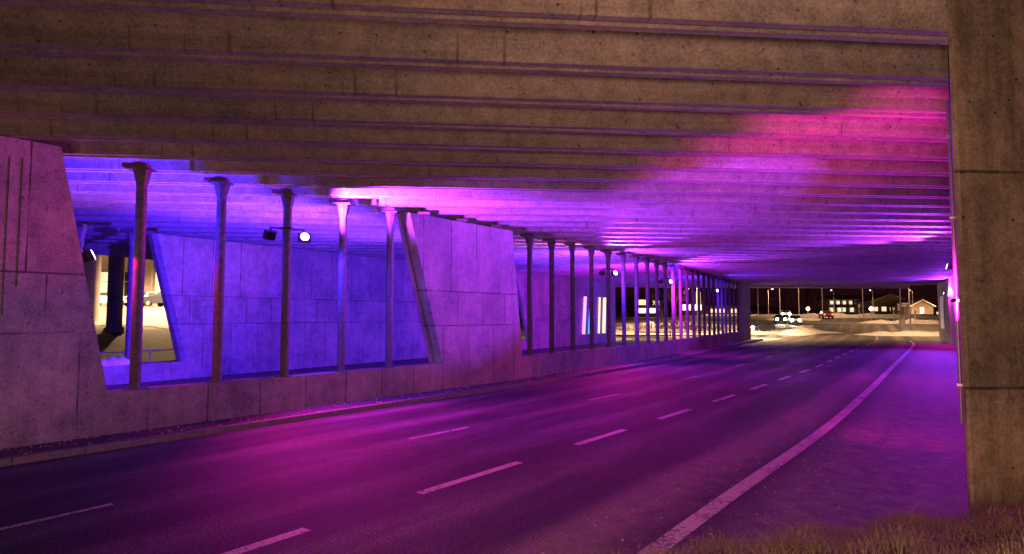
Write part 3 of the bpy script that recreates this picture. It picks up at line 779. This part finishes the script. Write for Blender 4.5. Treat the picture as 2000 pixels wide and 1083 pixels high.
car(fwd(1538, 120), 121, R(249), 'car_white', 'pale oncoming car with headlights on, behind the pair', 'oncoming cars', head=True)
car(fwd(1487, 80), 81, R(215), 'car_dark', 'dark car with lit headlight beside the exit pier', 'oncoming cars', head=True)
car(fwd(1612, 118), 118, R(75), 'car_red', 'receding car in the middle of the road beyond the exit', None, tail=True)
car(-39.5, 62, R(12), 'car_white', 'pale car parked by the pale building, left opening', 'cars by the pale building')
car(fwd(278, 62), 62.5, R(95), 'car_silver', 'silver car parked end-on between the building pilasters', 'cars by the pale building')
car(fwd(327, 60), 60, R(170), 'car_dark', 'dark car parked at the right of the pale building', 'cars by the pale building')

# ------------------------------------------------------------------ pale building seen through the left opening
zb = 3.22
b = empty('pale_building', (-47, 68, zb - .1), R(-4)); tag(b, 'floodlit pale building with pilasters seen through the left opening', 'building')
m = MB(); m.box((8, 5, 5.2), (36, 8, 10.4)); m.build('wall', M['plaster'], b)
m = MB()
for i in range(9): m.box((-6.6 + 3.5 * i, .82, 2.9), (1.3, .5, 5.8))
m.box((8, .7, 6.2), (35.4, .75, .9)); m.build('pilaster', M['plaster'], b)
for i in range(8):
    f = MB(); x = -4.85 + 3.5 * i
    f.box((x, .98, 4.0), (1.9, .06, .08)); f.box((x, .98, .9), (1.9, .06, .08)); f.box((x - .92, .98, 2.45), (.08, .06, 3.1)); f.box((x + .92, .98, 2.45), (.08, .06, 3.1)); f.box((x, .97, 2.9), (1.8, .05, .07))
    fo = f.build('window', M['white_trim'], b); p = MB(); p.box((x, .975, 2.45), (1.8, .03, 3.0)); p.build('pane', M['window_lit'] if i % 3 else M['glass'], fo)
m = MB(); m.box((8, .28, 7.6), (35, .1, .35)); m.build('dark_band', M['black'], b)
m = MB(); m.box((8, 5, 10.55), (37, 9, .3)); m.build('roof', M['roof'], b)
# yard surface
m = MB(); P = [(-75, 42), (-13, 42), (-13, 66), (-75, 66)]
for i in range(29):
    x0, x1 = -70 + 2 * i, -68 + 2 * i
    for j in range(12): y0 = 42 + 2 * j; m.face([(x0, y0, H(x0, y0) - .02), (x1, y0, H(x1, y0) - .02), (x1, y0 + 2, H(x1, y0 + 2) - .02), (x0, y0 + 2, H(x0, y0 + 2) - .02)])
tag(m.build('yard', M['yard']), kind='structure')
for x, y, rr, mt, lb in ((fwd(225, 38), 38, .42, 'wall_plain', 'thick dark round concrete column outside the left opening'), (fwd(178, 42), 42, .5, 'plaster', 'pale floodlit round column behind the left pier rim')):
    m = MB(); m.lathe([(rr, 0), (rr, 6.4)], n=28); m.lathe([(rr + .12, 0), (rr + .12, .25), (rr, .3)], n=28)
    o = m.build('round_column', M[mt], smooth=True, loc=(x, y, H(x, y) - .12)); tag(o, lb, 'column')
m = MB(); m.tube((0, 0, 0), (0, 0, 6.0), .07); m.box((0, 0, .03), (.3, .3, .06)); o = m.build('downpipe', M['black'], loc=(fwd(238, 38.3), 38.3, 1.6)); tag(o, 'thin black post beside the dark round column', 'post')
# railing behind the outer wall
rl = empty('railing', (0, 0, 0)); tag(rl, 'thin two-rail steel railing below the grass slope', 'railing')
def RP(s): return BW.at(s, 2.2)[0]
sr = bs((-12.2, 23.5))
m = MB()
for z in (.95, .5): m.path([(*RP(sr - 9 + 1.5 * i), z) for i in range(13)], .022, 6)
m.build('rail', M['galv'], rl)
for i in range(7):
    p = RP(sr - 9 + 3 * i); m = MB(); m.tube((p.x, p.y, -.1), (p.x, p.y, .97), .025, n=6); m.build('post', M['galv'], rl)
# snow heaps on the outer sill
for px, wd, h, lb in ((243, 1.3, .20, 'thin heap of old snow on the outer sill left of the first column'), (268, 1.5, .26, 'heap of old snow on the outer sill right of the first column')):
    s_ = bs((fwd(px, 20.5 if px < 250 else 21.2), 20.5 if px < 250 else 21.2)); c, d = BW.at(s_, .2)
    m = MB(); N = 18; K = 6
    G_ = [[((i / N - .5) * wd, (j / K - .5) * .42, h * math.sin(math.pi * i / N) ** .6 * math.sin(math.pi * j / K) ** .5 * (1 + .25 * math.sin(i * 1.7 + j))) for j in range(K + 1)] for i in range(N + 1)]
    for i in range(N):
        for j in range(K): m.face([G_[i][j], G_[i + 1][j], G_[i + 1][j + 1], G_[i][j + 1]])
    o = m.build('snow_heap', M['snow'], smooth=True, loc=(c.x, c.y, BS)); o.rotation_euler.z = math.atan2(d.y, d.x); tag(o, lb, 'snow')

# ------------------------------------------------------------------ outside beyond the exit
def house(name, x0, x1, d, base, eave, ridge, label, gable=False, win=(), rz=0, depth=9, wallm='timber'):
    b = empty(name, ((x0 + x1) / 2, d, base), rz); tag(b, label, 'house'); W = x1 - x0; e, r_ = eave - base, ridge - base
    m = MB(); m.box((0, depth / 2, e / 2), (W, depth, e))
    if gable:
        m.face([(-W / 2, 0, e), (W / 2, 0, e), (0, 0, r_)]); m.face([(-W / 2, depth, e), (0, depth, r_), (W / 2, depth, e)])
    m.build('wall', M[wallm], b)
    m = MB(); o_ = .5
    if gable:
        for s in (-1, 1):
            k = (r_ - e) / (W / 2)
            A = [(0, -o_, r_ + .05), (0, depth + o_, r_ + .05), (s * (W / 2 + o_), depth + o_, e - o_ * k + .05), (s * (W / 2 + o_), -o_, e - o_ * k + .05)]
            Bq = [(a[0], a[1], a[2] + .22) for a in A]; m.face(A); m.face(Bq)
            for i in range(4): j = (i + 1) % 4; m.face([A[i], A[j], Bq[j], Bq[i]])
    else:
        for s in (0, 1):
            y0 = -o_ if s == 0 else depth + o_
            A = [(-W / 2 - o_, y0, e), (W / 2 + o_, y0, e), (W / 2 + o_, depth / 2, r_), (-W / 2 - o_, depth / 2, r_)]
            Bq = [(a[0], a[1], a[2] + .22) for a in A]; m.face(A); m.face(Bq)
            for i in range(4): j = (i + 1) % 4; m.face([A[i], A[j], Bq[j], Bq[i]])
        for s in (-1, 1): m.face([(s * W / 2, 0, e), (s * W / 2, depth, e), (s * W / 2, depth / 2, r_)])
    m.build('roof', M['roof'], b)
    m = MB()
    if gable:
        for s in (-1, 1): k = (r_ - e) / (W / 2); m.path([(0, -o_ - .03, r_ + .1), (s * (W / 2 + o_), -o_ - .03, e - o_ * k + .1)], .11, 5)
    else: m.box((0, -o_ - .05, e + .08), (W + 1, .1, .22))
    m.build('fascia', M['white_trim'], b)
    for (wx, wz, ww, wh) in win:
        f = MB(); f.box((wx, -.03, wz), (ww + .2, .08, wh + .2)); fo = f.build('window', M['white_trim'], b)
        p = MB(); p.box((wx, -.075, wz), (ww, .03, wh)); p.build('pane', M['window_lit'], fo)
    return b
d = 215; y2z = lambda py, dd: CAM_H + (617 - py) * dd / F_PX
wins = []
Wd = fwd(1716, d) - fwd(1617, d)
for i in range(8):
    wx = -Wd / 2 + 1.2 + i * (Wd - 2.4) / 7
    wins.append((wx, y2z(592, d) - y2z(614, d), 1.15, 1.5)); wins.append((wx + (.4 if i % 2 else -.2), y2z(605, d) - y2z(614, d), 1.25, 1.4))
ap = house('apartment_house', fwd(1617, d), fwd(1716, d), d, y2z(614, d), y2z(586, d), y2z(577, d), 'long two-storey house with two rows of lit windows beyond the exit', win=wins, wallm='render_wall')
# balcony rails
m = MB(); m.box((0, -1.2, y2z(597, d) - y2z(614, d)), (Wd, .1, .9)); m.box((0, -.6, y2z(600, d) - y2z(614, d)), (Wd, 1.2, .12))
m.build('balcony', M['timber'], ap)
for i in range(9): m = MB(); m.box((-Wd / 2 + i * Wd / 8, -1.15, (y2z(586, d) - y2z(614, d)) / 2), (.14, .14, y2z(586, d) - y2z(614, d))); m.build('balcony_post', M['white_trim'], ap)
house('gabled_house', fwd(1700, 205), fwd(1775, 205), 205, y2z(615, 205), y2z(589, 205), y2z(575, 205), 'large gabled house behind the sign, right of the long house', True, [(-2.0, 1.9, 1.5, 1.4), (.6, 1.9, 1.3, 1.3), (-4.6, 1.9, 1.2, 1.3)], depth=14)
house('small_house', fwd(1777, 190), fwd(1822, 190), 190, y2z(617, 190), y2z(598, 190), y2z(586, 190), 'small brown gabled house at the right of the exit view', True, [(0, 1.7, .9, 1.6)], depth=10, wallm='timber_dark')
house('low_house', fwd(1824, 210), fwd(1850, 210), 210, y2z(617, 210), y2z(607, 210), y2z(602, 210), 'low house with lit windows at the far right of the exit view', False, [(-1.2, .9, .8, .9), (.6, .9, .8, .9)], depth=7)

street_lamp(fwd(1480, 150), 150, 6.2, 0, 0, 'short grey lamp post left of the exit view', lit=False)
street_lamp(fwd(1523, 140), 140, 9.2, 1.6, R(180), 'tall lamp post with lit arm head above the oncoming cars', 2500, group='street lamps outside the underpass')
street_lamp(fwd(1560, 135), 135, 8.8, 1.6, R(180), 'tall lamp post with curved arm above the amber light', 2500)
street_lamp(fwd(1606, 130), 130, 11.5, 1.6, R(180), 'tall straight lamp post in the middle of the exit view', 3500)
street_lamp(fwd(1685, 112), 112, 11.5, 1.6, R(180), 'tall lamp post in front of the long house', 4000)
street_lamp(fwd(1758, 98), 98, 10.5, 1.6, R(0), 'tall lamp post carrying a road sign', 3500)
street_lamp(fwd(1776, 88), 88, 10.5, 1.6, R(180), 'tall thick lamp post standing in the snow by the right wall', 4500, r=.11)
# amber signals
for px, py, dd, lb in ((1577, 603, 125, 'red-orange glowing signal above the road, left of the two'), (1700, 603, 108, 'red-orange glowing signal in front of the long house')):
    x = fwd(px, dd); z = y2z(py, dd); g0 = H(x, dd); o = empty('traffic_signal', (x, dd, g0 - .05)); tag(o, lb, 'traffic signal', 'glowing traffic signals')
    m = MB(); m.tube((0, 0, 0), (0, 0, z - g0 + .3), .06); m.build('pole', M['pole'], o)
    m = MB(); m.box((0, .05, z - g0), (.34, .2, 1.0)); m.build('housing', M['black'], o)
    m = MB(); m.tube((0, -.02, z - g0 + .08), (0, -.14, z - g0 + .05), .30, n=14); m.build('lens', M['led_amber'], o)
    lamp('POINT', (0, -.5, z - g0 + .05), 60, (1, .35, .18), o, name='signal_light')
# short posts
for i, (px, dd, top, lb) in enumerate(((1677, 100, 594, 'thin post with small plate before the long house'), (1744, 100, 600, 'thin post left of the sign panel'), (1786, 94, 606, 'thin short post right of the thick lamp post'))):
    x = fwd(px, dd); g0 = H(x, dd); m = MB(); m.tube((0, 0, 0), (0, 0, y2z(top, dd) - g0), .05); m.box((0, -.06, y2z(top, dd) - g0 - .2), (.35, .03, .35))
    o = m.build('sign_post', M['pole'], loc=(x, dd, g0 - .05)); tag(o, lb, 'post')
# road sign with dark panel and two white boards
dd = 97; o = empty('road_sign', (fwd(1762, dd), dd, H(fwd(1762, dd), dd) - .05)); tag(o, 'dark route panel and two white boards beside the lamp post', 'road sign')
g0 = H(fwd(1762, dd), dd)
m = MB(); m.tube((.35, 0, 0), (.35, 0, y2z(590, dd) - g0), .05); m.tube((-.6, 0, 0), (-.6, 0, y2z(594, dd) - g0), .05); m.build('post', M['pole'], o)
m = MB(); m.box((-.65, -.08, y2z(600, dd) - g0), (.55, .05, 1.5)); m.build('dark_panel', M['sign_dark'], o)
m = MB()
for i in range(4): m.box((-.65, -.115, y2z(594 + 3.6 * i, dd) - g0), (.36, .02, .14))
m.build('symbol', M['white_trim'], o)
m = MB(); m.box((.35, -.08, y2z(592.5, dd) - g0), (1.0, .05, .22)); m.box((.2, -.08, y2z(596.5, dd) - g0), (.8, .05, .2)); m.build('white_board', M['white_trim'], o)
m = MB(); m.box((0, -.05, .9), (.6, .35, 1.1)); m.box((0, -.05, 1.48), (.66, .41, .06)); o2 = m.build('cabinet', M['pole'], loc=(fwd(1760, 92), 92, H(fwd(1760, 92), 92) - .1)); tag(o2, 'small grey roadside cabinet at the foot of the signed lamp post', 'cabinet')
# snow banks
def bank(cx, cy, lx, ly, h, rz, label, mat='snow'):
    m = MB(); N, K = 28, 8; G_ = []
    ph = random.random() * 9
    for i in range(N + 1):
        row = []
        for j in range(K + 1):
            u, v = i / N, j / K; X_ = (u - .5) * lx; Y_ = (v - .5) * ly * (.6 + .4 * math.sin(math.pi * u))
            row.append((X_, Y_, -.15 + h * (math.sin(math.pi * u) ** .4 * math.sin(math.pi * v) ** .6) * (1 + .35 * math.sin(u * 23 + ph) * math.sin(v * 7 + ph) + .2 * math.sin(u * 61 + ph))))
        G_.append(row)
    for i in range(N):
        for j in range(K): m.face([G_[i][j], G_[i + 1][j], G_[i + 1][j + 1], G_[i][j + 1]])
    o = m.build('snow_bank', M[mat], smooth=True, loc=(cx, cy, H(cx, cy))); o.rotation_euler.z = rz; tag(o, label, 'snow bank', 'ploughed snow banks'); return o
bank(fwd(1640, 122), 122, 46, 4, .8, R(-7), 'long ridge of ploughed snow below the houses')
bank(fwd(1550, 82), 80, 16, 4.5, .75, R(55), 'rough snow island between the oncoming lane and the road')
bank(fwd(1795, 76), 76, 16, 9, .5, R(5), 'broad snow bank by the right wall around the thick lamp post')
bank(fwd(1800, 104), 104, 22, 5, .7, R(-8), 'snow ridge behind the thick lamp post on the right')
# hillside behind houses
m = MB()
N = 60
for i in range(N):
    a, b2 = i / N, (i + 1) / N
    def hp(u): return (-60 + 340 * u, 330 + 30 * math.sin(u * 5), 5 + 9 * math.exp(-((u - .35) / .22) ** 2) + 2 * math.sin(u * 17))
    p, q = hp(a), hp(b2)
    m.face([(p[0], p[1] - 110, 2.0), (q[0], q[1] - 110, 2.0), (q[0], q[1], q[2]), (p[0], p[1], p[2])]); m.face([(p[0], p[1], p[2]), (q[0], q[1], q[2]), (q[0], q[1] + 90, 2), (p[0], p[1] + 90, 2)])
tag(m.build('hill', M['terrain'], smooth=True), kind='structure')

# things seen between the far columns
def tree(x, y, h, label, seed):
    rnd = random.Random(seed); t = empty('bare_tree', (x, y, H(x, y) - .1)); tag(t, label, 'tree', 'bare winter trees outside'); tr, cr = MB(), MB()
    def br(p, d, L, r, lev):
        e = p + d * L; (tr if lev < 2 else cr).tube(p, e, r, r * .62, 5 if lev else 8, caps=False)
        if lev >= 5: return
        for _ in range(3 if lev < 4 else 2):
            nd = (d + Vector((rnd.uniform(-1, 1), rnd.uniform(-1, 1), rnd.uniform(-.15, .8))) * .75).normalized()
            br(p + d * L * rnd.uniform(.55, 1), nd, L * rnd.uniform(.6, .8), r * .58, lev + 1)
    br(Vector((0, 0, 0)), Vector((0, 0, 1)), h * .30, h * .022, 0)
    tr.build('trunk', M['bark'], t); cr.build('crown', M['bark'], t)
tree(fwd(1318, 95), 95, 10, 'bare branching tree seen between the middle columns', 3)
tree(fwd(1292, 100), 100, 9, 'smaller bare tree behind the columns, left one', 5)
tree(fwd(1650, 260), 262, 14, 'bare tree above the long house roof', 8)
tree(fwd(1575, 240), 240, 15, 'bare tree behind the lamp posts left of the houses', 11)
tree(fwd(1535, 235), 236, 13, 'bare tree on the dark hillside left of the houses', 12)
# shop row
def shop(px0, px1, dd, ytop, ybot, label, lit, canopy='sign_yellow'):
    x0, x1 = fwd(px0, dd), fwd(px1, dd); zb_, zt = y2z(ybot, dd), y2z(ytop, dd)
    b = empty('shop_building', ((x0 + x1) / 2, dd, H((x0 + x1) / 2, dd) - .1)); tag(b, label, 'building'); g = H((x0 + x1) / 2, dd) - .1
    W = x1 - x0; m = MB(); m.box((0, 3, (zt - g) / 2), (W, 6, zt - g)); m.build('wall', M['timber'], b)
    m = MB(); m.box((0, 2.6, zt - g + .12), (W + .8, 7, .22)); m.build('roof', M['roof'], b)
    n = max(2, int(W / 2.2))
    for i in range(n):
        x = -W / 2 + (i + .5) * W / n; m = MB(); m.box((x, -.06, (zt - zb_) * .42 + zb_ - g), (W / n * .85, .06, (zt - zb_) * .72)); f = m.build('window', M['white_trim'], b)
        m = MB(); m.box((x, -.10, (zt - zb_) * .42 + zb_ - g), (W / n * .72, .04, (zt - zb_) * .6)); m.build('pane', M[lit], f)
    return b, W, zt - g
b1, W1, h1 = shop(1240, 1290, 125, 598, 613, 'low shop with bright windows seen between the columns, left', 'shop_lit')
m = MB(); m.box((-1, -.2, h1 + .7), (2.4, .3, 1.1)); m.box((1.6, -.2, h1 + .6), (1.2, .3, .9)); m.build('sign_board', M['sign_yellow'], b1)
b2, W2, h2 = shop(1330, 1372, 135, 590, 608, 'shop with bright windows seen between the columns, right', 'shop_lit')
b3, W3, h3 = shop(1382, 1440, 150, 600, 612, 'low building with lit windows seen between the last columns', 'window_lit')
dd = 120; o = empty('sign_tower', (fwd(1364, dd), dd, H(fwd(1364, dd), dd) - .1)); tag(o, 'tall yellow lit sign standing outside between the columns', 'sign')
m = MB(); m.tube((0, .2, 0), (0, .2, 4.5), .1); m.build('pole', M['pole'], o)
m = MB(); m.box((0, 0, y2z(582, dd) - H(fwd(1364, dd), dd)), (.75, .3, 2.4)); m.build('sign_board', M['sign_yellow'], o)
street_lamp(fwd(1262, 90), 90, 6.8, .8, 0, 'lit street lamp above the shop seen between the columns', 4500)
street_lamp(fwd(1362, 105), 105, 7.2, .8, R(180), 'lit street lamp beside the yellow sign between the columns', 5500)
street_lamp(fwd(1376, 140), 140, 7.3, .8, 0, 'distant lit street lamp right of the yellow sign', 2500)
street_lamp(fwd(1336, 160), 160, 6.5, .8, 0, 'small distant street lamp left of the yellow sign', 1500)
bank(fwd(1330, 84), 86, 40, 26, .45, R(8), 'wide smooth snowfield seen between the far columns')
bank(fwd(1275, 88), 88, 12, 5, 1.0, R(10), 'rounded snow mound seen between the columns')
m = MB()
for i in range(260):
    x, y = random.gauss(0, 3.4), random.gauss(0, 1.2); s_ = random.uniform(.25, .6); h = .9 * math.exp(-(x / 6) ** 2)
    m.tube((x, y, random.uniform(0, h)), (x + random.uniform(-.5, .5), y + random.uniform(-.3, .3), random.uniform(.3, 1.2) + h), .05, .015, 4, caps=False)
o = m.build('shrub', M['hedge'], loc=(fwd(1325, 82), 82, H(fwd(1325, 82), 82) - .05)); tag(o, 'dark leafless shrub on the snow between the columns', 'shrub')
# low guard rail outside
gr = empty('guard_rail', (0, 0, 0)); tag(gr, 'thin dark guard rail across the snow outside the columns', 'guard rail')
GP = [(fwd(1240, 70), 70), (fwd(1330, 71), 71), (fwd(1440, 73), 73)]
m = MB(); pts = [Vector(GP[0]).lerp(Vector(GP[1]), i / 4) for i in range(5)] + [Vector(GP[1]).lerp(Vector(GP[2]), i / 4) for i in range(1, 5)]
for z in (.45, .62): m.path([(p.x, p.y, H(p.x, p.y) + z) for p in pts], .05, 6)
m.build('rail', M['bearing'], gr)
for p in pts: m = MB(); m.box((p.x, p.y, H(p.x, p.y) + .3), (.09, .09, .7)); m.build('post', M['bearing'], gr)
# extra lamps added to light the snowfield, the exit and the pale building
street_lamp(14, 72, 8.5, 1.0, R(0), 'added lamp over the snowfield hidden behind the outer wall', 5500)
street_lamp(26.5, 71, 8, 1.0, R(0), 'added lamp behind the exit pier over the oncoming lane', 15000)
street_lamp(48, 70, 9, 1.0, R(180), 'added lamp outside the right wall by the exit', 4500)
street_lamp(-30, 56, 8, 1.0, R(180), 'added lamp in front of the pale building, hidden right', 24000)
street_lamp(-48, 54, 8, 1.0, R(0), 'added lamp in front of the pale building, hidden left', 24000)
street_lamp(-20, 50, 8, 1.0, R(180), 'added lamp right of the pale building, hidden by the blue slab', 12000)
street_lamp(fwd(1500, 196), 196, 8, 1.2, 0, 'added distant lamp left of the long house', 16000)
for i, px in enumerate((1608, 1682, 1757, 1832)): street_lamp(fwd(px, 186), 180, 7.0, 1.0, R(90), 'added low lamp on the lawn before the houses, %s from left' % ORD[i], 16000)  # lamp row added to brighten the house fronts

# ------------------------------------------------------------------ grass bank under the camera
def HB(x, y):
    """bank height: rises to the right of the shoulder and towards the camera"""
    # signed distance from the toe line (1.0,6.1) -> (5.6,7.75)
    a = Vector((1.0, 6.05)); d = Vector((4.5, 1.35)).normalized(); n = Vector((d.y, -d.x)); s = (Vector((x, y)) - a).dot(n)
    t = (Vector((x, y)) - a).dot(d)
    base = .02 + .30 * max(0, s) ** .8
    base *= max(0, min(1, (t + 2.2) / 2.5))
    return base + .05 * math.sin(x * 3.1 + y * 2.3) * min(1, max(0, s)) + .04 * math.sin(x * 7 - y * 5) * min(1, max(0, s)), s, t
m = MB(); xs = [-1.5 + .2 * i for i in range(75)]; ys = [2.0 + .2 * i for i in range(29)]
for i in range(len(xs) - 1):
    for j in range(len(ys) - 1):
        q = [(xs[i], ys[j]), (xs[i + 1], ys[j]), (xs[i + 1], ys[j + 1]), (xs[i], ys[j + 1])]
        hs = [HB(*p) for p in q]
        if max(h[1] for h in hs) < 0: continue
        m.face([(p[0], p[1], h[0] - (0.06 if h[1] < 0 else 0)) for p, h in zip(q, hs)])
tag(m.build('grass_bank', M['soil'], smooth=True), kind='structure')
m = MB(); rnd = random.Random(5); cnt = 0
while cnt < 26000:
    x, y = rnd.uniform(-.6, 8.5), rnd.uniform(4.2, 7.7); h, s, t = HB(x, y)
    if s < 0.0 or (x - 5.3) * -.092 + (y - 7.49) * .996 > 0 and x > 5.2: continue
    dens = .35 + .65 * (math.sin(x * 2.7 + 1) * math.sin(y * 3.3 + x) > -.2)
    if rnd.random() > dens * min(1, .35 + s * 1.5): continue
    cnt += 1; L = rnd.uniform(.04, .12) + .12 * max(0, math.sin(x * 5.1 + y * 2.2) * math.sin(y * 6.3 - x * 1.7)); a = rnd.uniform(0, 6.283); le = rnd.uniform(.5, 2.0); wd = rnd.uniform(.0022, .005)
    dx, dy = math.cos(a), math.sin(a); px_, py_ = -dy * wd, dx * wd
    p0 = (x, y, h - .01); p1 = (x + dx * L * .35 * le, y + dy * L * .35 * le, h + L * .55); p2 = (x + dx * L * le, y + dy * L * le, h + L * rnd.uniform(.45, .95))
    m.face([(p0[0] - px_, p0[1] - py_, p0[2]), (p0[0] + px_, p0[1] + py_, p0[2]), (p1[0] + px_ * .8, p1[1] + py_ * .8, p1[2]), (p1[0] - px_ * .8, p1[1] - py_ * .8, p1[2])])
    m.face([(p1[0] - px_ * .8, p1[1] - py_ * .8, p1[2]), (p1[0] + px_ * .8, p1[1] + py_ * .8, p1[2]), p2])
o = m.build('grass', M['grass']); tag(o, 'dry brown grass on the bank at the foot of the abutment', 'grass', kind='stuff')
# grit on the shoulder
m = MB(); rnd = random.Random(9)
def pebble(p, r):
    v = [(r, 0, 0), (-r, 0, 0), (0, r, 0), (0, -r, 0), (0, 0, r * .8), (0, 0, -r * .4)]
    v = [(p[0] + a * rnd.uniform(.6, 1.2), p[1] + b * rnd.uniform(.6, 1.2), p[2] + c) for a, b, c in v]
    for a, b, c in ((0, 2, 4), (2, 1, 4), (1, 3, 4), (3, 0, 4)): m.face([v[a], v[b], v[c]])
for i in range(1500):
    s_ = rnd.uniform(8, 45) if rnd.random() < .5 else rnd.uniform(11, 24); c, d = EL.at(s_, rnd.uniform(-3.6, -.2) if rnd.random() < .8 else rnd.uniform(.1, 1.1)); pebble((c.x, c.y, .004), rnd.choice((.006, .009, .013, .018)) * rnd.uniform(.7, 1.2))
for i in range(900):
    c, d = FW.at(rnd.uniform(8, FW.L - 1), -rnd.uniform(.02, .9)); pebble((c.x, c.y, .095), rnd.uniform(.01, .035))
o = m.build('grit', M['stone']); tag(o, 'pale grit and small stones strewn on shoulder and verge', 'grit', kind='stuff')
